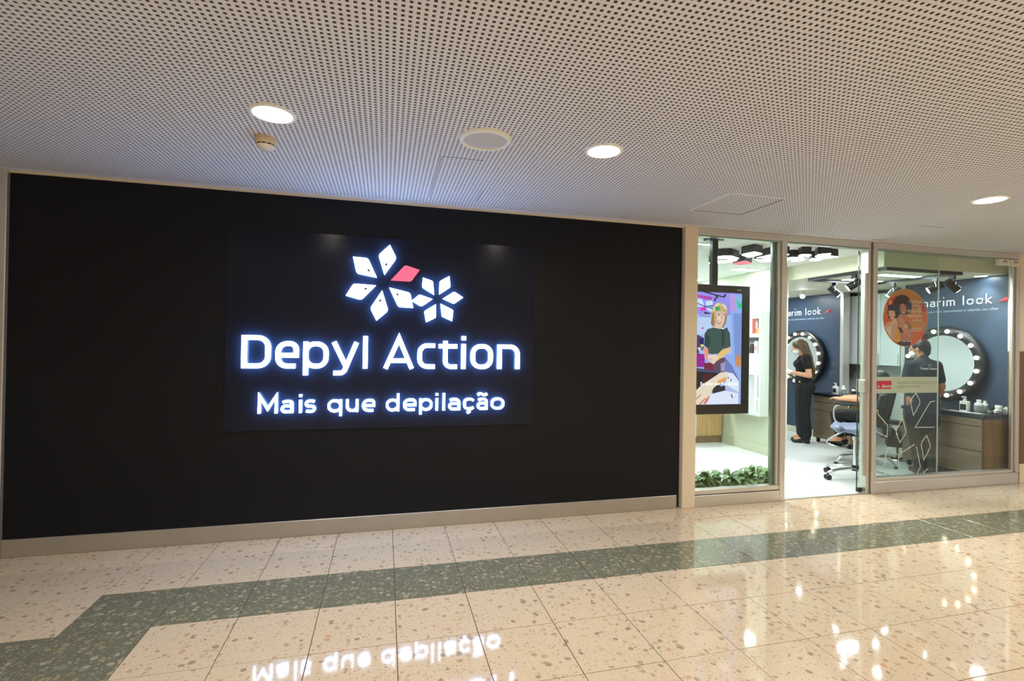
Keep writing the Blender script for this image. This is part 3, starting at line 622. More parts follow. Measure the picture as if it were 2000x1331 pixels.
spot(5.2225, .60, (-.52, .5, -.5), 'black track spotlight on the rail nearest the doorway, tipped to the left')
spot(6.2975, 1.0, (-.4, .4, -.75), 'black track spotlight just above the orange round sticker')
spot(6.2975, .49, (-.62, .66, -.5), 'left one of the two crossing track spotlights by the near navy wall')
spot(6.2975, .31, (.7, -.25, -.65), 'right one of the two crossing track spotlights by the near navy wall')
for i, (y0, z) in enumerate(((3.1, 1.9), (.75, 1.9))):
    lamp('SPOT', 'added_wall_fill', (6.0, y0, 2.30), 30, COOL, .04, (.9, 0, -.55), angle=1.3)  # added lamps without fittings, brightening the navy walls

# ------------------------------------------------------------------ hanging screen
tv = thing('hanging_screen', 'tall black portrait screen hanging from a pole behind the left window', 'screen', (3.15, .27, .80))
MB().box(2.78, 3.513, .235, .33, .80, 2.066).build('casing', 'blackplastic', tv, bev=0.006, seg=2)
MB().box(3.095, 3.157, .26, .305, 2.06, 2.53).build('pole', 'blackmetal', tv)
MB().box(3.04, 3.21, .24, .33, 2.505, 2.53).build('ceiling_plate', 'blackmetal', tv)
MB().box(3.36, 3.41, .2325, .235, 2.018, 2.026).build('maker_badge', 'alu', tv)
# picture on the screen; u 0..1 left to right of the part in view, v 0..1 upward
SX = FAC(.2335) @ Matrix.Translation((2.874, .896, 0)) @ Matrix.Diagonal((.543, 1.094, 1, 1))
def U(x, y): return ((x-160)/890*.94+.06, 1-(y-235)/(2252-235)) if y < 1400 else ((x-160)/890, 0)
A5 = lambda *p: [((x-160)*.000631/.543+.076, 1-(y/9.177-25.6)/219.8) for x, y in p]
A6 = lambda *p: [((x*9.177/8.877-160)*.000631/.543+.076, 1-(y/8.877+135-25.6)/219.8) for x, y in p]
def sv(pts): return pts
bl, lilac, skin_, hair_ = (150, 170, 235), (150, 140, 238), (226, 190, 172), (196, 168, 120)
shp = [(bl, [(0, 0), (1, 0), (1, 1), (0, 1)]), (lilac, [(0, .8), (1, .8), (1, 1), (0, 1)]), ((168, 186, 240), [(0, .45), (1, .45), (1, .8), (0, .8)]),
 ((190, 206, 245), A5((160, 700), (420, 700), (420, 1000), (160, 1000))),
 ((140, 176, 238), A5((735, 240), (970, 270), (970, 1500), (800, 1500))), ((124, 148, 214), A5((800, 600), (960, 600), (960, 1500), (840, 1500))),
 ((186, 150, 226), A5((735, 270), (840, 270), (850, 560), (740, 560))),
 ((186, 60, 170), A5((160, 290), (420, 320), (410, 370), (300, 370), (160, 330))),
 ((200, 224, 250), A5((160, 360), (240, 370), (280, 480), (160, 440))), ((200, 224, 250), A5((300, 400), (420, 385), (430, 460), (310, 490))),
 ((200, 224, 250), A5((160, 460), (270, 505), (160, 510))), ((200, 224, 250), A5((320, 510), (430, 530), (410, 590), (340, 570))),
 ((240, 40, 180), A5((205, 520), (290, 510), (300, 570), (215, 575))), ((40, 40, 70), A5((280, 590), (380, 610), (400, 625), (280, 630))),
 ((30, 30, 60), A5((200, 650), (390, 665), (390, 672), (200, 660))), ((30, 30, 60), A5((280, 480), (290, 480), (290, 560), (284, 560))), ((30, 30, 60), A5((160, 436), (440, 540), (440, 550), (160, 444))), ((30, 30, 60), A5((300, 490), (440, 465), (440, 474), (300, 502))),
 ((20, 20, 40), A5((230, 230), (600, 320), (640, 320), (670, 255), (650, 250), (610, 300), (340, 235))), ((60, 60, 90), A5((470, 290), (525, 300), (520, 340), (480, 350))), ((40, 40, 70), A5((450, 330), (480, 345), (480, 400), (450, 390))),
 ((30, 200, 140), A5((985, 350), (1000, 350), (985, 480), (930, 510), (890, 480), (830, 320), (920, 430))),
 ((200, 60, 120), oval(*A5((255, 885))[0], .02, .008)), ((60, 40, 90), A5((160, 1020), (190, 1000), (200, 1330), (150, 1330))), ((70, 60, 110), A5((160, 1000), (280, 1060), (285, 1280), (150, 1280))), ((30, 30, 100), A5((200, 1080), (280, 1060), (280, 1180), (210, 1170))), ((190, 200, 230), A5((165, 1240), (215, 1220), (240, 1260), (200, 1310))), ((220, 210, 120), A5((215, 1180), (270, 1170), (280, 1210), (240, 1230))),
 # purple couch, dark bench, fabric
 ((150, 20, 150), A6((110, 80), (280, 110), (300, 330), (110, 330))), ((120, 30, 60), A6((280, 260), (460, 250), (560, 400), (280, 400))), ((96, 70, 90), A6((440, 200), (640, 160), (640, 420), (440, 420))),
 ((70, 70, 110), A6((110, 340), (560, 400), (560, 460), (110, 440))), ((26, 24, 40), A6((110, 400), (560, 440), (560, 760), (110, 760))), ((70, 24, 40), A6((270, 450), (480, 450), (300, 590), (270, 590))),
 ((150, 150, 200), A6((560, 270), (640, 230), (640, 400), (570, 400))), ((110, 120, 190), A6((640, 160), (760, 300), (890, 560), (640, 420))), ((206, 140, 90), oval(*A6((870, 220))[0], .06, .06)),
 # standing woman
 (hair_, A5((450, 870), (395, 800), (410, 620), (430, 500), (500, 420), (600, 420), (680, 480), (690, 620), (660, 780), (620, 870))),
 ((150, 120, 78), A5((440, 850), (400, 800), (415, 640), (450, 580), (460, 760), (450, 860))), ((150, 120, 78), A5((655, 620), (690, 620), (665, 780), (625, 860), (600, 870), (645, 740))), ((230, 214, 176), A5((500, 430), (560, 425), (520, 480), (460, 560), (430, 600), (450, 500))),
 ((52, 160, 90), oval(*A5((510, 525))[0], .05, .02)), ((220, 214, 196), A5((540, 440), (650, 450), (690, 540), (640, 520), (600, 470))),
 (skin_, A5((470, 640), (500, 590), (600, 570), (655, 620), (640, 760), (590, 850), (580, 900), (450, 890), (460, 800))), ((206, 160, 140), A5((470, 650), (500, 640), (500, 760), (480, 840), (455, 850))), ((240, 206, 190), oval(*A5((545, 700))[0], .05, .012)), ((214, 176, 164), A5((480, 560), (560, 590), (640, 580), (640, 620), (480, 640))),
 ((70, 46, 46), oval(*A5((540, 635))[0], .022, .004)), ((70, 46, 46), oval(*A5((625, 632))[0], .018, .004)), ((176, 60, 110), A5((505, 755), (580, 765), (570, 790), (540, 800), (515, 785))), ((250, 246, 250), A5((515, 762), (572, 770), (560, 780), (530, 778))), ((190, 130, 120), A5((585, 640), (600, 700), (575, 705))),
 ((58, 84, 82), A5((290, 980), (340, 900), (440, 870), (560, 890), (690, 880), (740, 960), (760, 1200), (640, 1270), (600, 1340), (360, 1340), (340, 1240), (285, 1190))), ((42, 62, 62), A5((300, 990), (380, 1020), (400, 1150), (350, 1240), (285, 1190))), ((42, 62, 62), A5((590, 900), (640, 900), (650, 1250), (600, 1320))),
 ((240, 242, 246), oval(*A5((610, 885))[0], .02, .006)), ((30, 34, 50), oval(*A5((680, 880))[0], .02, .008)),
 ((232, 150, 130), A6((250, 0), (340, 0), (350, 90), (330, 200), (300, 190))), ((58, 84, 82), A6((340, -20), (640, -40), (600, 40), (420, 110), (360, 90))), ((234, 190, 120), A6((590, 20), (720, -20), (730, 30), (640, 120), (500, 220), (460, 180), (500, 120))),
 ((238, 206, 196), A6((340, 130), (420, 110), (520, 130), (500, 210), (440, 280), (400, 260), (340, 200))), ((210, 166, 150), A6((345, 185), (420, 175), (425, 190), (350, 205))), ((210, 166, 150), A6((360, 225), (430, 220), (430, 232), (370, 240))),
 # knees and hand in front
 ((222, 226, 248), A6((690, 420), (780, 440), (860, 540), (885, 590), (885, 760), (880, 975), (120, 975), (330, 960), (400, 800), (650, 740), (650, 600))), ((176, 184, 230), A6((660, 640), (885, 770), (885, 790), (640, 740))),
 ((46, 40, 50), A6((430, 700), (640, 650), (650, 735), (430, 790))), ((20, 20, 30), oval(*A6((765, 838))[0], .03, .008, rot=-.7)), ((20, 20, 30), oval(*A6((745, 555))[0], .016, .007, rot=.7)), ((20, 20, 30), oval(*A6((698, 515))[0], .01, .008)),
 ((232, 212, 196), A6((118, 760), (240, 640), (420, 520), (560, 425), (680, 405), (690, 500), (660, 580), (500, 640), (440, 700), (400, 800), (340, 900), (330, 975), (118, 975))), ((228, 160, 90), A6((520, 560), (680, 500), (650, 585), (500, 630))),
 ((204, 120, 96), A6((118, 900), (225, 800), (240, 810), (140, 905))), ((204, 120, 96), A6((200, 970), (300, 860), (310, 880), (230, 975))), ((214, 110, 110), A6((280, 960), (330, 860), (390, 820), (330, 940), (300, 975)))]
clip = lambda p: [(min(max(x, 0), 1), min(max(y, 0), 1)) for x, y in p]
art('picture', tv, 'screen', SX, [(c, clip(p)) for c, p in shp], 0.00003)
ew = emis('screen_white', (1, 1, 1), 1.3); M['screenwhite'] = ew
text('Eu acho que fica bonito', tv, 'screenwhite', FAC(.2335) @ Matrix.Translation((2.955, 1.085, .003)), .045, 'subtitle', weight=.0006)

# ------------------------------------------------------------------ planter behind the left window
pl = thing('planter', 'low planter full of striped green leaves behind the left window', 'plant', (3.28, .30, 0))
trg = MB(); trg.box(2.76, 3.86, .22, .42, 0.0, .085); trg.build('trough', 'blackplastic', pl, bev=0.006)
MB().box(2.775, 3.845, .235, .405, .08, .09).build('soil', mat('soil', (50, 40, 32), .9), pl)
LM = []
for v in range(4):
    L_, w_ = (.105, .028) if v % 2 else (.09, .031); vs = []; fs_ = []; n = 6
    for i in range(n+1):
        q = i/n; wd = w_*sin(pi*min(1, q*.96+.02))**.75*(1.12-.35*q); z = .035*sin(q*pi*.8)-.03*q*q*(1+v*.4)
        vs += [(-wd, L_*q, z+.006), (0, L_*q, z), (wd, L_*q, z+.006)]
    for i in range(n):
        a = i*3; fs_ += [(a, a+1, a+4, a+3), (a+1, a+2, a+5, a+4)]
    me = bpy.data.meshes.new('leaf'); me.from_pydata(vs, [], fs_); me.materials.append(M['leaf']); me.polygons.foreach_set('use_smooth', [True]*len(fs_)); LM.append(me)
rng = random.Random(11)
stems = MB()
for c in range(36):
    bx_ = 2.79+1.05*(c+.5)/36+rng.uniform(-.03, .03); by_ = rng.uniform(.20, .36); hz = rng.uniform(.12, .20)
    stems.tube([(bx_, by_, .08), (bx_+rng.uniform(-.02, .02), by_, hz)], .004, 5)
    for k in range(7):
        o = bpy.data.objects.new('leaf', LM[rng.randrange(4)]); COL.objects.link(o); put(o, pl)
        a = k*2*pi/7+rng.uniform(-.4, .4); tilt = rng.uniform(-.5, .75) if k < 5 else rng.uniform(.5, 1.2)
        o.location = (bx_+rng.uniform(-.015, .015), by_+rng.uniform(-.015, .015), hz-rng.uniform(0, .09))
        o.rotation_euler = (tilt, rng.uniform(-.35, .35), a); s_ = rng.uniform(.9, 1.3); o.scale = (s_,)*3
stems.build('stems', 'leaf', pl)['kind'] = 'stuff'

# ------------------------------------------------------------------ oak counter and display niche
t = thing('oak_counter', 'oak-fronted counter standing against the pale partition under the hanging screen', 'counter', (4.78, 2.8, 0))
MB().box(4.56, 5.015, 2.62, 3.2, .10, .98).build('body', 'oak', t)
MB().box(4.565, 5.01, 2.600, 2.618, .115, .96).build('door', 'oak', t, bev=0.002)
MB().box(4.45, 5.015, 2.63, 3.2, 0.0, .10).build('kick', 'oakdark', t)
MB().box(4.515, 4.558, 2.595, 3.2, .10, .98).build('white_edge', 'lacquer', t, bev=0.002)
MB().box(3.7, 4.513, 2.64, 3.2, .10, .98).build('dark_front', 'blackmetal', t)
MB().box(3.68, 5.02, 2.58, 3.22, .98, 1.01).build('worktop', 'lacquer', t, bev=0.003)
nx_ = 5.03
t = thing('display_niche', 'white lit display shelf unit on the pale partition, right of the screen', 'shelf', (5.0, 1.95, .52))
B2 = lambda y0, y1, z0, z1, x0=4.90: (x0, nx_, y0, y1, z0, z1)
mb = MB()
for q in (B2(1.69, 1.725, .525, 1.955), B2(2.35, 2.385, .525, 1.955), B2(1.725, 2.35, .525, .572), B2(1.725, 2.35, 1.90, 1.955)): mb.box(*q)
mb.build('frame', 'lacquer', t, bev=0.002)
MB().box(5.020, 5.029, 1.725, 2.35, .572, 1.90).build('lit_back', 'nicheglow', t)
for z in (1.637, 1.366, 1.095): MB().box(*B2(1.725, 2.35, z-.012, z+.012, 4.91)).build('shelf_board', 'lacquer', t)
MB().box(*B2(1.945, 1.965, .572, 1.083, 4.91)).build('divider', 'lacquer', t)
MB().box(*B2(1.965, 2.35, .81, .83, 4.91)).build('shelf_board', 'lacquer', t)
def card(name, label, cat, y0, y1, z0, z1, shapes, x=4.965, group=None, depth=.012):
    t = thing(name, label, cat, (x, (y0+y1)/2, z0), group)
    MB().box(x, x+depth, y0, y1, z0, z1).build('board', 'white', t)
    X = frame((x-.0004, y1, z0), (0, -1, 0), (0, 0, 1)) @ Matrix.Diagonal((y1-y0, z1-z0, 1, 1))
    art('print', t, 'sticker', X, shapes, .0003); return t
R01 = [(0, 0), (1, 0), (1, 1), (0, 1)]
card('poster_card', 'small poster of a red and brown figure on the top niche shelf', 'poster', 1.74, 1.93, 1.65, 1.86, [((178, 70, 64), R01), ((120, 90, 80), [(.5, .3), (1, .4), (1, 1), (.4, 1)]), ((222, 150, 80), [(.3, 0), (1, 0), (1, .3), (.5, .4)]), ((230, 190, 170), oval(.45, .55, .1, .3)), ((90, 40, 40), [(.7, .5), (.9, .5), (.9, .95), (.65, .9)])])
c = card('photo_card', 'black and white photo card with white lettering on the second niche shelf', 'card', 1.74, 2.2, 1.38, 1.60, [((120, 122, 128), R01), ((60, 60, 66), [(0, .6), (.4, .8), (.7, .6), (1, .8), (1, 1), (0, 1)]), ((160, 160, 164), oval(.3, .75, .12, .2)), ((70, 66, 70), [(.45, 0), (.65, 0), (.65, .5), (.45, .5)])], x=4.985)
text('Depyl Action', c, 'letterwhite', frame((4.983, 2.15, 1.47), (0, -1, 0), (0, 0, 1)), .075, 'print', weight=.001)
def boxitem(label, y0, y1, z, h, mk, x0=4.93, x1=4.975, stripe=None, group='small product boxes in the niche'):
    t = thing('product_box', label, 'box', ((x0+x1)/2, (y0+y1)/2, z), group)
    MB().box(x0, x1, y0, y1, z, z+h).build('carton', mk, t, bev=0.002)
    if stripe: MB().box(x0-.001, x0+.001, y0+.008, y1-.008, z+h*.25, z+h*.6).build('stripe', stripe, t)
pinkm = mat('pink_carton', (216, 140, 150), .5); purple = mat('purple_carton', (132, 70, 160), .4); orange = mat('orange_carton', (226, 120, 60), .5)
for i, (y, mk, h, d) in enumerate(((2.12, 'white', .17, 'white box standing leftmost in front of the niche photo card'), (2.05, pinkm, .13, 'pink box in front of the niche photo card'), (1.90, 'blackmetal', .13, 'dark box in front of the niche photo card'), (1.82, 'white', .17, 'tall white box at the right in front of the niche photo card'))):
    boxitem(d, y-.03, y+.03, 1.378, h, mk, stripe=pinkm if mk == 'white' else None)
boxitem('flat white carton with a dark label strip on the third niche shelf', 1.76, 1.93, 1.107, .20, 'white')
boxitem('orange and white carton in the small niche compartment', 1.99, 2.08, .83, .20, orange)
boxitem('purple carton in the lowest niche compartment', 1.99, 2.07, .572, .18, purple)
boxitem('slim purple tube carton in the tall niche compartment', 1.735, 1.775, .78, .30, purple)
boxitem('cream base carton in the tall niche compartment', 1.735, 1.80, .572, .16, 'offwhite')

# shelf seen in the near mirror, on the shop's back wall
t = thing('back_shelf', 'white wall shelf with cartons on the back wall of the shop', 'shelf', (2.8, 3.2, .8))
for z in (.85, 1.2, 1.55, 1.9): MB().box(1.9, 3.5, 3.08, 3.30, z-.015, z+.015).build('shelf_board', 'lacquer', t)
for x in (1.9, 2.7, 3.5): MB().box(x-.015, x+.015, 3.08, 3.30, .6, 2.1).build('upright', 'lacquer', t)

# ------------------------------------------------------------------ make-up stations
def mirror(yc, zc, label):
    t = thing('vanity_mirror', label, 'mirror', (6.93, yc, zc), 'round bulb-lit make-up mirrors')
    X = frame((6.95, yc, zc), (0, -1, 0), (0, 0, 1))
    MB().lathe([(.43, 0.0), (.462, .03), (.466, .075), (.455, .095), (.36, .095), (.352, .085), (.352, .06)], 72, X).build('frame', 'blackplastic', t)
    MB().lathe([(.0001, .082), (.3525, .082)], 64, X, sm=False).build('mirror_glass', 'mirror', t)
    for k in range(16):
        a = 2*pi*(k+.5)/16; c = X @ Vector((cos(a)*.408, sin(a)*.408, .095)); n = Vector((-1, 0, 0))
        s = MB().cyl(c, c+n*.012, .017, n=12).build('lamp_holder', 'alu', t)
        MB().ell(c+n*.032, (.025, .025, .025), 8).build('bulb', 'bulbglow', s)
mirror(.80, 1.298, 'round mirror with glowing bulbs above the near cabinet, behind the worker with a bun')
mirror(3.035, 1.300, 'round mirror with glowing bulbs behind the woman with long hair')
def wallsign(ystart, label):
    t = thing('wall_lettering', label, 'lettering', (6.945, ystart-.4, 2.03), 'white lettering on the navy walls')
    X = RW(6.948) @ Matrix.Translation((-ystart, 0, 0)); b, xh, cp = 2.028, 2.100, 2.145; x = 0
    for ch, w in (('m', .095), ('a', .062), ('r', .042), ('i', .018), ('m', .095), (' ', .035), ('l', .018), ('o', .076), ('o', .076), ('k', .06)):
        if ch != ' ': letter(ch, t, 'letterwhite', X, 0, .006, x, x+w, b, xh, cp, b-.02, .011, .04)
        x += w+.026
    k = x+.06
    lips = MB(); lips.prism([tuple(p) for p in rpath([(k-.01, b+.012), (k+.055, b+.018, .02), (k+.105, b+.055), (k+.05, b+.062, .02)], closed=True)], 0, .008, X); o = lips.build('lips_emblem', 'redlac', t); o['label'] = 'glossy red lips shape'
    text('um rosto mais harmonioso e valoriza seu olhar', t, 'lettergrey', X @ Matrix.Translation((0, 1.948, 0)), .046, 'small_print', weight=.0004)
wallsign(1.135, 'white and red lettering on the near navy wall, right of the orange sticker')
wallsign(3.525, 'white and red lettering on the far navy wall above the standing woman')
def cabinet(x0, y0, y1, ztop, label, lines, casters):
    t = thing('vanity_cabinet', label, 'cabinet', ((x0+6.9)/2, (y0+y1)/2, 0))
    MB().box(x0+.018, 6.93, y0+.004, y1, .07, ztop-.045).build('body', 'litwood', t)
    zs = [ztop-.048]+lines+[.07]
    for a, c in zip(zs, zs[1:]): MB().box(x0, x0+.017, y0+.012, y1, c+.004, a-.004).build('drawer', 'greywood', t, bev=0.0015)
    MB().box(x0-.015, 6.937, y0-.015, y1+.01, ztop-.042, ztop).build('countertop', 'stone', t, bev=0.002)
    for (cx, cy) in casters:
        w = MB().box(cx-.02, cx+.02, cy-.02, cy+.02, .045, .07).build('caster', 'blackplastic', t)
        MB().cyl((cx, cy-.012, .026), (cx, cy+.012, .026), .026, n=16).build('wheel', 'blackplastic', w)
cabinet(6.43, .075, .96, .75, 'grey-brown drawer cabinet with a slate top at the right end, full of white bottles', [.615, .338], [(6.47, .15), (6.47, .62), (6.47, .90)])
cabinet(6.54, 1.78, 2.44, .77, 'grey-brown drawer cabinet on casters behind the styling chairs, left of the recess', [.635, .50, .31], [(6.58, 1.84), (6.58, 2.38), (6.86, 1.84)])
def bottle(kind, x, y, z, h, r, mk, label, capk='white', lab=None):
    t = thing(kind, label, 'bottle' if 'bottle' in kind else kind.split('_')[-1], (x, y, z)); X = Matrix.Translation((x, y, z))
    if kind == 'pump_bottle':
        MB().box(x-r*.7, x+r*.7, y-r, y+r, z, z+h*.7).build('body', mk, t, bev=.006, seg=2)
        MB().cyl((x, y, z+h*.7), (x, y, z+h*.86), r*.42, n=14).build('collar', capk, t)
        mb = MB(); mb.cyl((x, y, z+h*.86), (x, y, z+h*.96), r*.15, n=8); mb.box(x-r*.3, x+r*.3, y-r*.3, y+r*.75, z+h*.94, z+h); mb.build('pump_head', capk, t, bev=.001)
        if lab: MB().box(x-r*.71-.0008, x-r*.7, y-r*.8, y+r*.8, z+h*.12, z+h*.5).build('label', lab, t)
    elif kind in ('bottle', 'lotion_bottle'):
        MB().lathe([(.0001, 0), (r, .001), (r, h*.62), (r*.86, h*.72), (r*.45, h*.80), (r*.42, h*.82)], 20, X).build('body', mk, t)
        MB().lathe([(r*.5, h*.82), (r*.5, h*.985), (.0001, h)], 18, X).build('cap', capk, t)
        if lab: MB().lathe([(r*1.01, h*.15), (r*1.01, h*.55)], 20, X).build('label', lab, t)
    else:
        MB().lathe([(.0001, 0), (r, .001), (r, h*.6), (.0001, h*.6)], 20, X).build('body', mk, t)
        MB().lathe([(r*1.03, h*.6), (r*1.03, h*.97), (.0001, h)], 20, X).build('lid', capk, t)
grl = mat('grey_label', (150, 156, 164), .5); dkl = mat('dark_label', (40, 40, 46), .4); greenl = mat('pale_green_label', (170, 200, 170), .5)
bottle('pump_bottle', 6.565, .345, .75, .175, .040, 'white', 'white pump bottle with a dark label on the near slate top', lab=dkl)
bottle('lotion_bottle', 6.63, .245, .75, .150, .042, 'lacquer', 'wide white bottle next to the pump bottle on the near slate top', lab=grl)
bottle('lotion_bottle', 6.79, .285, .75, .130, .030, 'white', 'slim white bottle behind the wide one on the near slate top', lab=grl)
bottle('cosmetic_jar', 6.70, .185, .75, .055, .020, greenl, 'small green-white jar with a dark lid on the near slate top', 'blackplastic')
bottle('bottle', 6.80, .215, .75, .10, .020, 'blackplastic', 'small black bottle among the white jars on the near slate top', 'blackplastic')
bottle('cosmetic_jar', 6.78, .145, .75, .095, .032, 'white', 'white jar standing on the near slate top toward the window jamb')
bottle('cosmetic_jar', 6.72, .135, .75, .040, .026, 'chrome', 'low silver pot at the front of the near slate top', 'alu')
t = thing('tissue_box', 'low white box at the right end of the near slate top', 'box', (6.87, .125, .75)); MB().box(6.83, 6.92, .085, .165, .75, .81).build('carton', 'white', t, bev=.003); MB().box(6.86, 6.89, .11, .14, .81, .825).build('tissue', 'white', t)
t = thing('white_tray', 'flat clear tray under the bottles at the edge of the near slate top', 'tray', (6.62, .33, .75)); MB().box(6.45, 6.53, .12, .45, .75, .757).build('tray_base', 'lacquer', t, bev=.002)
bottle('pump_bottle', 6.68, 2.17, .77, .165, .036, 'white', 'white pump bottle with a dark label on the far slate top', lab=dkl)
bottle('lotion_bottle', 6.74, 2.09, .77, .135, .034, 'lacquer', 'white bottle beside the pump bottle on the far slate top', lab=grl)
bottle('lotion_bottle', 6.82, 1.99, .77, .11, .028, 'white', 'white bottle with a black cap near the arm of the seated client', 'blackplastic', lab=dkl)

# ------------------------------------------------------------------ prints on the sliding glass leaf
GX = FAC(.0445)
t = thing('round_sticker', 'round orange advertising sticker with two women on the glass leaf', 'sticker', (5.265, .044, 1.795))
SXX = GX @ Matrix.Translation((5.265, 1.795, 0)) @ Matrix.Diagonal((.3, .3, 1, 1))
K = lambda *p: [((x-585)/437, -(y-630)/575) for x, y in p]
def gcirc(y0, y1):
    pts = []
    for i in range(40):
        a = 2*pi*i/40; pts.append((cos(a), min(max(sin(a), y0), y1)))
    return pts
sk1, sk2 = (236, 186, 156), (206, 128, 96)
shp = [((222, 138, 66), oval(0, 0, 1, 1, 56)), ((230, 120, 56), gcirc(-1, .15)), ((238, 104, 44), gcirc(-1, -.35)), ((240, 92, 40), gcirc(-1, -.65)), ((222, 146, 62), oval(.55, -.25, .38, .22)), ((226, 72, 44), K((200, 390), (290, 230), (430, 180), (420, 330), (330, 380), (230, 420))),
 ((232, 90, 44), K((160, 640), (210, 450), (300, 560), (300, 720), (180, 760))), ((250, 196, 120), K((260, 370), (280, 260), (310, 340), (290, 380))), ((250, 196, 120), K((300, 240), (350, 210), (345, 240))), ((216, 62, 44), K((860, 330), (960, 300), (1000, 480), (900, 520), (860, 420))),
 ((244, 160, 50), K((430, 840), (470, 850), (490, 1100), (450, 1130), (350, 1090), (400, 950))),
 # woman with the short bob
 ((48, 32, 32), K((240, 400), (340, 370), (410, 440), (430, 560), (400, 660), (330, 640), (260, 670), (232, 560))), (sk1, K((250, 510), (300, 480), (370, 510), (385, 590), (350, 650), (300, 670), (260, 600))), ((48, 32, 32), K((240, 480), (300, 410), (370, 480), (330, 500), (270, 500), (250, 520))),
 ((60, 36, 36), oval(*K((275, 540))[0], .03, .012)), ((60, 36, 36), oval(*K((330, 545))[0], .03, .012)), ((190, 80, 76), oval(*K((296, 612))[0], .045, .02)),
 (sk1, K((330, 640), (400, 650), (430, 740), (420, 860), (380, 1000), (350, 1090), (280, 1020), (220, 900), (185, 820), (230, 740), (330, 720))), ((222, 166, 136), K((300, 780), (390, 740), (420, 830), (400, 990), (350, 1080), (330, 1000))), ((232, 208, 196), K((215, 870), (320, 780), (300, 960), (270, 1010))), ((214, 150, 120), K((190, 800), (260, 740), (300, 760), (230, 830))),
 # woman with the afro
 ((66, 40, 36), oval(*K((520, 370))[0], .42, .34)), ((58, 34, 32), oval(*K((600, 420))[0], .24, .27)), ((66, 40, 36), oval(*K((430, 460))[0], .16, .22)), ((44, 28, 28), K((380, 420), (450, 380), (470, 560), (440, 650), (400, 640))),
 (sk2, K((470, 380), (520, 345), (585, 390), (600, 470), (590, 560), (550, 600), (500, 560), (465, 480))), ((176, 96, 74), K((470, 380), (500, 370), (500, 540), (470, 480))), ((70, 36, 32), oval(*K((505, 432))[0], .03, .014)), ((70, 36, 32), oval(*K((572, 436))[0], .026, .014)), ((130, 36, 44), oval(*K((545, 535))[0], .085, .045)), ((250, 240, 236), oval(*K((545, 527))[0], .06, .02)),
 (sk2, K((450, 590), (510, 570), (570, 640), (690, 750), (720, 860), (750, 960), (740, 1030), (690, 1070), (600, 1060), (560, 1000), (480, 930), (430, 760), (425, 660))), ((222, 146, 112), K((450, 600), (500, 600), (560, 740), (640, 900), (700, 990), (650, 1020), (560, 930), (480, 790))),
 ((164, 92, 70), K((580, 680), (690, 760), (720, 880), (660, 860), (600, 780))), ((236, 178, 140), K((545, 780), (600, 750), (640, 790), (620, 840), (560, 840))), ((52, 28, 32), K((445, 830), (500, 830), (545, 930), (480, 930))), (sk2, K((475, 930), (560, 930), (600, 1060), (660, 1080), (560, 1090), (490, 1060))),
 ((44, 24, 28), K((450, 1075), (690, 1085), (690, 1130), (440, 1130))), ((90, 40, 44), [p for p in K((440, 1125), (690, 1120), (680, 1190), (560, 1205), (430, 1165))]),
 ((250, 214, 120), K((440, 1070), (485, 1070), (485, 1115), (440, 1115))), ((110, 150, 80), K((455, 1085), (470, 1085), (470, 1105), (455, 1105)))]
art('printed_face', t, 'sticker', SXX, [(c, [(x, y) if x*x+y*y <= 1 else (x/hypot(x, y)*.999, y/hypot(x, y)*.999) for x, y in p]) for c, p in shp], .00002)
MB().lathe([(.0001, 0), (.302, 0)], 64, frame((5.265, .0452, 1.795), (1, 0, 0), (0, 0, 1))).build('backing', 'white', t)
M['cream_print'] = mat('cream_print', (255, 232, 196), .5); M['grey_print'] = mat('grey_print', (150, 146, 130), .5)
for body, y, sz, sh, mk in (('Conheça', 330, .050, 0, 'letterwhite'), ('a rede que', 392, .030, 0, 'letterwhite'), ('mais', 445, .030, 0, 'letterwhite'), ('entende', 520, .062, .25, 'cream_print'), ('depilação', 615, .058, .25, 'cream_print'), ('no Brasil.', 690, .034, 0, 'cream_print'), ('Venha viver esta', 862, .024, 0, 'letterwhite'), ('experiência você também', 898, .0175, 0, 'letterwhite')):
    u, v = K((905, y))[0]; text(body, t, mk, SXX @ Matrix.Diagonal((1/.3, 1/.3, 1, 1)) @ Matrix.Translation((u*.3-.002, v*.3, 0)), sz, 'print', 'RIGHT', .0003, sh, depth=.003)
u, v = K((500, 1112))[0]; text('Depyl Action', t, 'letterwhite', SXX @ Matrix.Diagonal((1/.3, 1/.3, 1, 1)) @ Matrix.Translation((u*.3, v*.3, 0)), .026, 'print', weight=.0006, depth=.003)
t = thing('glass_band', 'frosted pale band with opening hours and a red tag across the glass leaf', 'sticker', (5.2, .044, 1.0))
MB().box(4.715, 5.706, .0436, .0458, 1.008, 1.176).build('vinyl_strip', 'band', t)
MB().box(4.80, 5.085, .0430, .0436, 1.052, 1.137).build('red_tag', 'redlac', t)
BX = FAC(.043)
text('tá', t, 'letterwhite', BX @ Matrix.Translation((4.90, 1.066, 0)), .04, 'print', weight=.0004); text('aberto', t, 'letterwhite', BX @ Matrix.Translation((4.955, 1.066, 0)), .05, 'print', weight=.0008)
BX = FAC(.0436)
text('SEGUNDA A SEXTA | DAS 9H ÀS 19H', t, 'grey_print', BX @ Matrix.Translation((5.16, 1.105, 0)), .034, 'print'); text('SÁBADO | 9H ÀS 18H', t, 'grey_print', BX @ Matrix.Translation((5.16, 1.062, 0)), .034, 'print')
t = thing('petal_decal', 'thin white petal outlines drawn on the lower part of the glass leaf', 'decal', (5.4, .044, .1))
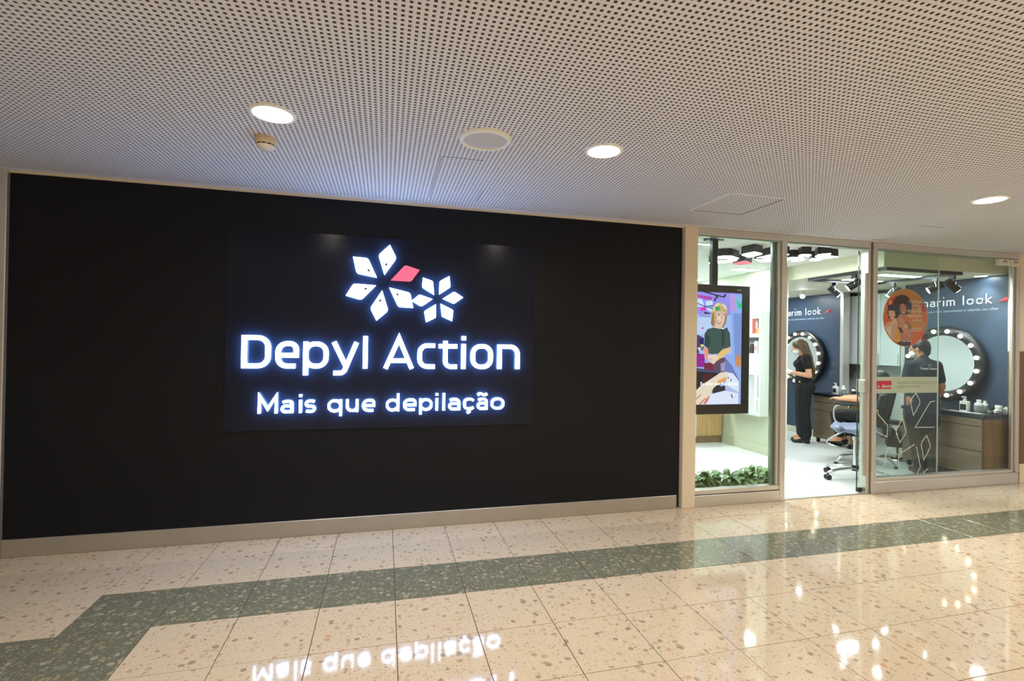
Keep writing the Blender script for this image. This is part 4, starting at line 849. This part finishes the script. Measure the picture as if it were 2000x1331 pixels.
for pts, cl in (([(5.415, 1.006), (5.482, .91, .05), (5.385, .771), (5.338, .928, .05)], 1), ([(5.68, .918), (5.616, .911, .05), (5.411, .645), (5.679, .641)], 0), ([(5.24, .748), (5.289, .592, .05), (5.205, .493), (5.146, .612, .05)], 1), ([(5.569, .556), (5.628, .441, .05), (5.534, .298), (5.492, .475, .05)], 1),
  ([(5.404, .467), (5.227, .383, .05), (5.191, .341, .04), (5.186, .233)], 0), ([(5.43, .444), (5.487, .227), (5.436, .146)], 0), ([(4.80, .76), (4.907, .836), (4.914, .792), (5.044, .673, .04), (5.032, .555), (4.80, .66)], 0), ([(5.593, .204), (5.529, .166), (5.575, .143)], 0), ([(5.0, .25), (5.011, .327), (5.042, .447), (5.191, .36)], 0)):
    mb = MB(); stroke(mb, pts, .0085, .0005, .0012, GX, bool(cl)); mb.build('outline', 'whiteline', t)

# ------------------------------------------------------------------ bodies: closed limbs melted into one surface
def melt(name, parts, mk, parent, voxel=.008, smooth=4, X=None):
    mb = MB()
    for p in parts:
        if p[0] == 'e':
            T = Matrix.Translation(p[1]) @ (p[3] if len(p) > 3 else Matrix.Identity(4)); mb.ell((0, 0, 0), p[2], 10, 0, T)
        else:
            _, a, ra, b, rb = p[:5]; fx_, fy_ = p[5:7] if len(p) > 5 else (1, 1); a, b = Vector(a), Vector(b); u, v, w = basis(b-a); n = 16; prof = []
            for k in range(6): q = pi/2*(1-k/5); prof.append((a-w*ra*sin(q), ra*cos(q)))
            for k in range(6): q = pi/2*k/5; prof.append((b+w*rb*sin(q), rb*cos(q)))
            vs = []
            for c, r in prof:
                r = max(r, 1e-4)
                for i in range(n):
                    d = (u*cos(2*pi*i/n)+v*sin(2*pi*i/n))*r; vs.append(c+Vector((d.x*fx_, d.y*fy_, d.z)))
            L = len(prof); mb.add(vs, [(j*n+i, j*n+(i+1) % n, (j+1)*n+(i+1) % n, (j+1)*n+i) for j in range(L-1) for i in range(n)]+[tuple(range(n-1, -1, -1)), tuple(range((L-1)*n, L*n))])
    o = mb.build(name, mk); r = o.modifiers.new('r', 'REMESH'); r.mode = 'VOXEL'; r.voxel_size = voxel; r.use_smooth_shade = True
    s = o.modifiers.new('s', 'SMOOTH'); s.factor = .5; s.iterations = smooth
    me = bpy.data.meshes.new_from_object(o.evaluated_get(bpy.context.evaluated_depsgraph_get())); me.name = name
    bpy.data.objects.remove(o)
    if X: me.transform(X)
    me.polygons.foreach_set('use_smooth', [True]*len(me.polygons)); q = bpy.data.objects.new(name, me); COL.objects.link(q)
    if not me.materials: me.materials.append(M[mk] if isinstance(mk, str) else mk)
    if parent: put(q, parent)
    return q
def hand_parts(wr_, d, up, side, s=1.0, curl=.5):
    """palm and five bent fingers; d along the hand, up = back of the hand, side = thumb side"""
    d, up, side = Vector(d).normalized(), Vector(up).normalized(), Vector(side).normalized(); P = [('c', wr_, .022*s, wr_+d*.03*s, .028*s), ('c', wr_+d*.03*s+side*.018*s, .016*s, wr_+d*.085*s+side*.024*s, .014*s), ('c', wr_+d*.03*s-side*.018*s, .016*s, wr_+d*.08*s-side*.024*s, .013*s), ('c', wr_+d*.03*s, .018*s, wr_+d*.085*s, .014*s)]
    for k, L in enumerate((.066, .074, .070, .054)):
        a = wr_+d*.085*s+side*(.030-.020*k)*s; d1 = (d-up*curl*.5).normalized(); b = a+d1*L*.5*s; d2 = (d-up*curl*1.6).normalized()
        P += [('c', a, .0092*s, b, .0085*s), ('c', b, .0085*s, b+d2*L*.5*s, .0072*s)]
    a = wr_+d*.03*s+side*.028*s; b = a+(d*.6+side*.8).normalized()*.04*s
    return P+[('c', a, .012*s, b, .010*s), ('c', b, .010*s, b+(d-up*.3*curl).normalized()*.032*s, .0085*s)]
V3 = lambda *a: Vector(a)
def place(x, y, face):
    """person frame: local -Y is the front"""
    f = Vector((face[0], face[1], 0)).normalized(); return Matrix.Translation((x, y, 0)) @ Matrix(((-f.y, -f.x, 0, 0), (f.x, -f.y, 0, 0), (0, 0, 1, 0), (0, 0, 0, 1)))
def head_parts(c, R_=None):
    R_ = R_ or Matrix.Identity(4); T = lambda v: c+R_ @ Vector(v)
    return [('e', T((0, .012, .02)), (.073, .092, .092), R_), ('e', T((0, -.028, -.035)), (.058, .062, .078), R_), ('e', T((0, -.05, -.083)), (.030, .030, .026), R_), ('c', T((0, -.088, .005)), .010, T((0, -.108, -.028)), .014), ('e', T((0, -.088, -.056)), (.026, .012, .010), R_),
            ('e', T((.074, .012, -.012)), (.010, .018, .032), R_), ('e', T((-.074, .012, -.012)), (.010, .018, .032), R_), ('e', T((.03, -.082, .018)), (.02, .012, .008), R_), ('e', T((-.03, -.082, .018)), (.02, .012, .008), R_)]
def face_bits(t, X, c, R_, skinmk='skin'):
    T = lambda v: X @ (c+R_ @ Vector(v))
    for s_ in (1, -1):
        o = MB().ell(T((s_*.030, -.083, .004)), (.011, .011, .010), 8).build('eye', 'white', t)
        MB().ell(T((s_*.030, -.0915, .004)), (.0055, .0055, .0055), 6).build('iris', 'black_cloth', o)
def mask_of(t, X, c, R_):
    melt('face_mask', [('e', c+R_ @ V3(0, -.056, -.052), (.062, .058, .052), R_), ('e', c+R_ @ V3(0, -.088, -.04), (.03, .028, .03), R_)], 'mask', t, .006, 3, X)
    mb = MB()
    for s_ in (1, -1):
        for z0, z1 in ((-.03, .01), (-.075, -.035)): mb.tube([X @ (c+R_ @ V3(s_*.052, -.07, z0)), X @ (c+R_ @ V3(s_*.079, -.02, (z0+z1)/2+.004)), X @ (c+R_ @ V3(s_*.080, .022, z1*.5-.01))], .0022, 6, smooth=1)
    mb.build('ear_loops', 'mask', t)

# --- woman standing in front of the far mirror, head bowed over her hands
px_, py_ = 6.30, 2.40; X = place(px_, py_, (-.80, .60))
t = thing('person', 'woman with long brown hair, white mask and black clothes looking down at her gloved hands', 'person', (px_, py_, 0))
HC = V3(0, -.065, 1.475); HR = Matrix.Rotation(radians(24), 4, 'X')
ws = {}
for s_ in (1, -1):
    sh = V3(s_*.165, .015, 1.31); el = V3(s_*.205, .055, 1.045); wr_ = V3(s_*(.10 if s_ > 0 else .07), -.20, 1.085); ws[s_] = (sh, el, wr_)
body = head_parts(HC, HR)+[('c', (0, .015, 1.31), .052, (0, -.035, 1.42), .05), ('c', (0, .0, .93), .108, (0, .0, 1.05), .095, 1.12, .8), ('c', (0, 0, 1.05), .098, (0, .01, 1.24), .115, 1.15, .85), ('c', (-.12, .015, 1.305), .06, (.12, .015, 1.305), .06)]
for s_ in (1, -1):
    sh, el, wr_ = ws[s_]; hp = V3(s_*.08, 0.01, .86); kn = V3(s_*.085, -.015, .50); an = V3(s_*.075, .03, .10)
    body += [('c', hp, .075, kn, .055), ('c', kn, .056, an, .036), ('c', an, .034, an+V3(0, -.13, -.045), .03), ('c', sh, .052, el, .040), ('c', el, .040, wr_, .027)]
    body += hand_parts(wr_, V3(-s_*.25, -1, -.05), V3(0, 0, 1), V3(-s_*1, -.2, .1), 1.0, .55)
melt('body', body, 'skin', t, .007, 3, X)
top = [('c', (0, 0, .955), .132, (0, 0, 1.06), .112, 1.15, .9), ('c', (0, 0, 1.06), .116, (0, .008, 1.24), .125, 1.15, .9), ('e', (0, -.055, 1.215), (.125, .085, .075)), ('c', (-.125, .015, 1.305), .067, (.125, .015, 1.305), .067)]
for s_ in (1, -1): sh, el, wr_ = ws[s_]; top += [('c', sh, .064, sh.lerp(el, .5), .058)]
melt('t_shirt', top, 'black_cloth', t, .008, 4, X)
tro = [('c', (0, .015, .86), .14, (0, .005, .97), .128, 1.15, .92), ('e', (.07, .06, .86), (.1, .1, .11)), ('e', (-.07, .06, .86), (.1, .1, .11))]
for s_ in (1, -1): tro += [('c', (s_*.085, .005, .84), .11, (s_*.085, -.005, .48), .090), ('c', (s_*.085, -.005, .48), .090, (s_*.085, .02, .17), .095), ('c', (s_*.085, .02, .17), .095, (s_*.085, .02, .15), .095)]
melt('trousers', tro, 'black_cloth', t, .009, 3, X)
MB().box(-.012, .012, -.002, .002, -.012, .012).build('belt_buckle', 'gold', t).data.transform(X @ Matrix.Translation((.135, -.065, .945)) @ Matrix.Rotation(radians(55), 4, 'Z'))
hr = [('e', HC+HR @ V3(0, .022, .032), (.086, .098, .094), HR), ('c', HC+HR @ V3(0, .085, .0), .072, V3(0, .085, 1.30), .066, 1.1, .7), ('c', (0, .085, 1.30), .066, (.02, .135, 1.12), .05, 1.15, .6), ('c', (.02, .135, 1.12), .048, (.03, .14, .97), .022, 1.2, .6)]
for s_ in (1, -1): hr += [('c', HC+HR @ V3(s_*.066, .0, .05), .028, HC+HR @ V3(s_*.075, .025, -.06), .024), ('c', HC+HR @ V3(s_*.075, .025, -.06), .024, V3(s_*.07, .06, 1.30), .022)]
melt('hair', hr, 'hair_brown', t, .007, 2, X)
mask_of(t, X, HC, HR); face_bits(t, X, HC, HR)
for s_ in (1, -1):
    sh, el, wr_ = ws[s_]; d = V3(-s_*.25, -1, -.05).normalized()
    melt('glove', [(p[0], p[1], p[2]*1.12, p[3], p[4]*1.12) for p in hand_parts(wr_, d, V3(0, 0, 1), V3(-s_*1, -.2, .1), 1.0, .55)]+[('c', wr_, .032, wr_-d*.03, .032)], 'glove', t, .006, 2, X)
for s_, dy in ((1, 0), (-1, -.07)):
    b0 = V3(s_*.075, .03+dy*.0, 0)
    o = melt('shoe', [('c', b0+V3(0, .035, .075), .036, b0+V3(0, -.05, .055), .038), ('c', b0+V3(0, -.05, .052), .037, b0+V3(0, -.15, .030), .030, 1.1, 1), ('c', b0+V3(0, -.06, .018), .016, b0+V3(0, -.165, .016), .014, 2.0, 1)], 'leather', t, .006, 2, X)
    MB().box(b0.x-.026, b0.x+.026, .03, .088, 0, .066).build('heel', 'leather', o).data.transform(X)
MB().box(-.003, .003, -.05, .05, -.045, .045).build('paper_sheet', 'mask', None).data.transform(X @ Matrix.Translation((.02, -.315, 1.055)) @ Matrix.Rotation(radians(35), 4, 'X'))
o = bpy.data.objects['paper_sheet']; tag(o, 'white sheet held in the gloved hands of the standing woman', 'paper')

# --- worker seen from behind, hair in a bun
px_, py_ = 6.19, .54; X = place(px_, py_, (.45, .893))
t = thing('person', 'worker in a dark t-shirt and bun seen from behind, standing at the near station', 'person', (px_, py_, 0))
HC = V3(.015, -.055, 1.475); HR = Matrix.Rotation(radians(42), 4, 'Z') @ Matrix.Rotation(radians(14), 4, 'X')
arms = {1: (V3(.135, .0, 1.280), V3(.185, .0, 1.04), V3(.16, -.21, 1.0), V3(-.3, -1, -.1)), -1: (V3(-.135, .0, 1.280), V3(-.185, .01, 1.03), V3(-.19, -.12, .86), V3(.1, -.9, -.5))}
# local +X is the worker's left: image left
body = head_parts(HC, HR)+[('c', (0, .01, 1.31), .055, (0.01, -.035, 1.42), .052), ('c', (0, 0, .90), .12, (0, 0, 1.06), .10, 1.15, .85), ('c', (0, 0, 1.06), .10, (0, .0, 1.24), .11, 1.15, .85), ('c', (-.11, .01, 1.275), .05, (.11, .01, 1.275), .05)]
for s_ in (1, -1):
    sh, el, wr_, hd = arms[s_]; hp = V3(s_*.085, 0, .86); kn = V3(s_*.065, -.01, .47); an = V3(s_*.055, .03, .09)
    body += [('c', hp, .088, kn, .06), ('c', kn, .058, an, .04), ('c', an, .036, an+V3(0, -.12, -.04), .03), ('c', sh, .050, el, .040), ('c', el, .040, wr_, .027)]+hand_parts(wr_, hd, V3(0, 0, 1), V3(-s_, -.2, 0), 1.0, .6)
melt('body', body, 'skin2', t, .0075, 3, X)
top = [('c', (0, 0, .64), .158, (0, 0, .88), .148, 1.1, .9), ('c', (0, 0, .88), .146, (0, 0, 1.05), .118, 1.12, .9), ('c', (0, 0, 1.05), .118, (0, .005, 1.22), .128, 1.15, .88), ('c', (0, .005, 1.30), .078, (.118, .01, 1.272), .064), ('c', (0, .005, 1.30), .078, (-.118, .01, 1.272), .064), ('c', (0, .01, 1.32), .066, (0, .0, 1.36), .056)]
for s_ in (1, -1): sh, el, wr_, hd = arms[s_]; top += [('c', sh, .060, sh.lerp(el, .68), .056)]
melt('long_t_shirt', top, 'navy_cloth', t, .009, 4, X)
leg = []
for s_ in (1, -1): leg += [('c', (s_*.08, 0, .72), .095, (s_*.062, -.005, .46), .075), ('c', (s_*.062, -.005, .46), .074, (s_*.055, .025, .12), .052)]
melt('leggings', leg, 'tinted_cloth', t, .008, 3, X)
hr = [('e', HC+HR @ V3(0, .024, .03), (.083, .094, .090), HR), ('c', HC+HR @ V3(0, .06, .0), .06, HC+HR @ V3(0, .055, -.06), .045)]
hair = melt('hair', hr, 'hair_dark', t, .007, 2, X)
melt('hair_bun', [('e', HC+HR @ V3(0, .075, .135), (.055, .055, .052)), ('e', HC+HR @ V3(.02, .09, .150), (.04, .04, .042)), ('e', HC+HR @ V3(-.02, .065, .145), (.042, .042, .04))], 'hair_red', t, .006, 2, X)
MB().lathe([(.043, -.006), (.048, 0), (.043, .006)], 24, X @ Matrix.Translation(HC+HR @ V3(0, .062, .100))).build('hair_tie', 'redlac', t)
mask_of(t, X, HC, HR); face_bits(t, X, HC, HR)
MB().ell(X @ (HC+HR @ V3(.081, .01, -.045)), (.006, .006, .006), 6).build('earring', 'gold', t)
for s_ in (1, -1):
    b0 = V3(s_*.055, .03, 0); melt('boot', [('c', b0+V3(0, .01, .20), .058, b0+V3(0, .012, .05), .052), ('c', b0+V3(0, .02, .045), .045, b0+V3(0, -.13, .035), .035), ('c', b0+V3(0, .03, .014), .014, b0+V3(0, -.15, .014), .014, 2.4, 1)], 'leather', t, .007, 2, X)
BK = X @ frame((-.155, .139, 1.225), (-1, 0, 0), (0, 0, 1)) if False else X @ Matrix.Translation((0, .122, 1.235)) @ Matrix.Rotation(radians(-8), 4, 'X') @ frame((0, 0, 0), (-1, 0, 0), (0, 0, 1))
text('Depyl Action', t, 'letterwhite', BK @ Matrix.Translation((.0, 0, 0)), .034, 'back_print', 'CENTER', .0008, depth=.004)
mb = MB()
for k in range(6):
    a = k*pi/3; mb.prism([(cos(a)*.006, .05+sin(a)*.006), (cos(a+.35)*.014, .05+sin(a+.35)*.014), (cos(a)*.021, .05+sin(a)*.021), (cos(a-.35)*.014, .05+sin(a-.35)*.014)], .003, .0045, BK)
mb.build('back_emblem', 'lettergrey', t)

# ------------------------------------------------------------------ styling chairs and stool
def chair(x, y, face, label, casters, footrest, seat_z, seatmk):
    t = thing('styling_chair', label, 'chair', (x, y, 0)); f = Vector((face[0], face[1], 0)).normalized(); s = Vector((f.y, -f.x, 0)); X = Matrix(((s.x, -f.x, 0, x), (s.y, -f.y, 0, y), (0, 0, 1, 0), (0, 0, 0, 1)))
    for k in range(5):
        a = 2*pi*k/5+(.35 if casters else .1); d = Vector((cos(a), sin(a), 0)); zt = .062 if casters else .012
        mb = MB()
        for o_ in (-.014, .014):
            n = Vector((-d.y, d.x, 0))*o_; mb.tube([d*.03+n+Vector((0, 0, .125)), d*.16+n+Vector((0, 0, .12)), d*.27+n+Vector((0, 0, .10)), d*.325+n*.6+Vector((0, 0, zt+.012))], .011, 8, X=X, smooth=2)
        L = mb.build('base_leg', 'chrome', t)
        if casters:
            c = d*.325; n = Vector((-d.y, d.x, 0)); mb = MB()
            for o_ in (-.016, .016): mb.cyl(c+n*(o_-.010)+Vector((0, 0, .03)), c+n*(o_+.010)+Vector((0, 0, .03)), .03, n=18, X=X)
            mb.cyl(c+Vector((0, 0, .03)), c+Vector((0, 0, .08)), .007, n=8, X=X); mb.build('caster', 'blackplastic', L)
        else: MB().ell(d*.33+Vector((0, 0, .014)), (.026, .026, .014), 8, X=X).build('glide', 'blackplastic', L)
    MB().cyl((0, 0, .10), (0, 0, .16), .042, .034, 20, X=X).build('hub', 'blackplastic' if casters else 'chrome', t)
    MB().cyl((0, 0, .15), (0, 0, seat_z-.10), .024, n=18, X=X).cyl((0, 0, seat_z-.16), (0, 0, seat_z-.09), .034, n=18, X=X).build('gas_column', 'chrome', t)
    MB().box(-.11, .11, -.11, .11, seat_z-.105, seat_z-.085, X=X).build('seat_plate', 'blackmetal', t)
    sm = [('c', (-.17, -.17, seat_z-.03), .045, (.17, -.17, seat_z-.03), .045), ('c', (-.19, .0, seat_z-.035), .052, (.19, .0, seat_z-.035), .052), ('c', (-.17, .17, seat_z-.03), .055, (.17, .17, seat_z-.03), .055), ('e', (0, 0, seat_z-.03), (.23, .25, .055))]
    melt('seat', sm, seatmk, t, .011, 6, X)
    bk = []
    for k in range(7):
        u = -.24+.08*k; q = .24+.05*(1-(u/.24)**2)*0+.0; yb = .25-.10*(abs(u)/.24)**2.2
        bk += [('c', (u, yb-.02, seat_z+.04), .030, (u*1.05, yb+.055, seat_z+.40-.035*(abs(u)/.24)**3), .027)]
    melt('backrest', bk, 'leather', t, .011, 5, X)
    mb = MB(); mb.tube([(u*1.05, .25-.10*(abs(u)/.24)**2.2+.062, seat_z+.43-.035*(abs(u)/.24)**3) for u in [-.24+.04*k for k in range(13)]], .006, X=X); mb.build('back_piping', 'alu', t)
    MB().box(-.05, .05, .05, .26, seat_z-.10, seat_z-.075, X=X).box(-.04, .04, .235, .262, seat_z-.10, seat_z+.12, X=X).build('back_bracket', 'blackmetal', t)
    if footrest:
        for sd in (1, -1):
            mb = MB(); mb.tube([(sd*.25, .16, seat_z-.06), (sd*.27, .16, seat_z+.17), (sd*.27, .10, seat_z+.245), (sd*.27, -.17, seat_z+.235), (sd*.27, -.24, seat_z+.19), (sd*.27, -.24, seat_z+.04), (sd*.25, -.18, seat_z-.04), (sd*.20, -.10, seat_z-.06)], .0125, 10, X=X, smooth=2)
            a = mb.build('arm_loop', 'chrome', t)
            melt('arm_pad', [('c', (sd*.27, -.22, seat_z+.238), .022, (sd*.27, .06, seat_z+.252), .024, 1.3, 1)], 'leather', a, .007, 2, X)
        mb = MB()
        mb.tube([(-.17, -.14, seat_z-.10), (-.17, -.36, .27), (-.17, -.34, .225), (-.17, -.20, .20), (.17, -.20, .20), (.17, -.34, .225), (.17, -.36, .27), (.17, -.14, seat_z-.10)], .012, 10, X=X, smooth=2); fr = mb.build('footrest', 'chrome', t)
        MB().box(-.15, .15, -.33, -.21, .212, .224, X=X).build('foot_plate', 'blackplastic', fr, bev=.003)
    return t, X
chair(5.12, .47, (-.72, .69), 'styling chair with a grey-blue sheen on its seat, on chrome casters, nearest the glass leaf', True, False, .60, 'sheenvinyl')
cB = (5.88, 1.03)
chair(cB[0], cB[1], (-.42, .91), 'black styling chair with chrome arms and footrest holding the seated client', False, True, .53, 'leather')
t = thing('styling_stool', 'low black padded stool with a chrome strip beside the legs of the worker', 'stool', (6.66, 1.22, 0)); Xs = Matrix.Translation((6.66, 1.22, 0)) @ Matrix.Rotation(.75, 4, 'Z')
melt('seat', [('c', (-.15, -.08, .36), .07, (.15, -.08, .36), .07), ('c', (-.15, .08, .36), .07, (.15, .08, .36), .07)], 'leather', t, .012, 4, Xs)
melt('side_pad', [('c', (-.19, -.1, .50), .032, (-.19, .1, .51), .032)], 'leather', t, .01, 2, Xs)
MB().tube([(-.19, -.15, .34), (-.19, -.16, .46), (-.19, .12, .475), (-.19, .15, .34)], .009, X=Xs, smooth=1).build('chrome_strip', 'chrome', t)
MB().cyl((0, 0, .02), (0, 0, .30), .03, n=16, X=Xs).lathe([(.0001, .03), (.17, .018), (.18, 0)], 32, Xs).build('pedestal', 'chrome', t)
MB().box(-.14, .14, -.11, .11, .17, .30, X=Xs).build('mechanism', 'blackmetal', t)

# --- seated client
f = Vector((-.42, .91, 0)).normalized(); X = place(cB[0], cB[1], f)
t = thing('person', 'dark-haired client in black seated in the styling chair with chrome arms', 'person', (cB[0], cB[1], .5))
HC = V3(.0, .15, 1.10); HR = Matrix.Rotation(radians(-8), 4, 'X')
body = head_parts(HC, HR)+[('c', (0, .18, .93), .05, (0, .16, 1.03), .048), ('c', (0, .06, .62), .12, (0, .13, .76), .11, 1.15, .85), ('c', (0, .13, .76), .115, (0, .17, .88), .115, 1.15, .8), ('c', (-.12, .175, .915), .058, (.12, .175, .915), .058)]
top = [('c', (0, .06, .635), .132, (0, .13, .76), .125, 1.15, .9), ('c', (0, .13, .76), .125, (0, .17, .88), .13, 1.15, .85), ('c', (0, .175, .92), .074, (.125, .175, .895), .062), ('c', (0, .175, .92), .074, (-.125, .175, .895), .062)]
tro = []
for s_ in (1, -1):
    sh = V3(s_*.165, .17, .905); el = V3(s_*.262, .02, .835); wr_ = V3(s_*.235, -.19, .825)
    hp = V3(s_*.09, .05, .60); kn = V3(s_*.09, -.28, .60); an = V3(s_*.08, -.24, .28)
    body += [('c', hp, .082, kn, .055), ('c', kn, .055, an, .036), ('c', an, .034, an+V3(0, -.12, -.03), .028), ('c', sh, .052, el, .042), ('c', el, .041, wr_, .027)]+hand_parts(wr_, V3(-s_*.4, -1, .1), V3(0, 0, 1), V3(-s_, 0, 0), .95, .6)
    top += [('c', sh, .064, sh.lerp(el, .75), .056)]; tro += [('c', hp, .096, kn, .068), ('c', kn, .068, an+V3(0, 0, .07), .048)]
    melt('shoe', [('c', an+V3(0, .02, -.03), .036, an+V3(0, -.13, -.035), .028)], 'leather', t, .007, 2, X)
melt('body', body, 'skin', t, .0075, 3, X); melt('t_shirt', top, 'black_cloth', t, .009, 3, X); melt('trousers', tro, 'black_cloth', t, .009, 3, X)
melt('hair', [('e', HC+HR @ V3(0, .026, .03), (.084, .094, .092), HR), ('c', HC+HR @ V3(0, .07, .0), .062, HC+HR @ V3(0, .08, -.10), .05)], 'hair_dark', t, .007, 2, X)
mask_of(t, X, HC, HR); face_bits(t, X, HC, HR)
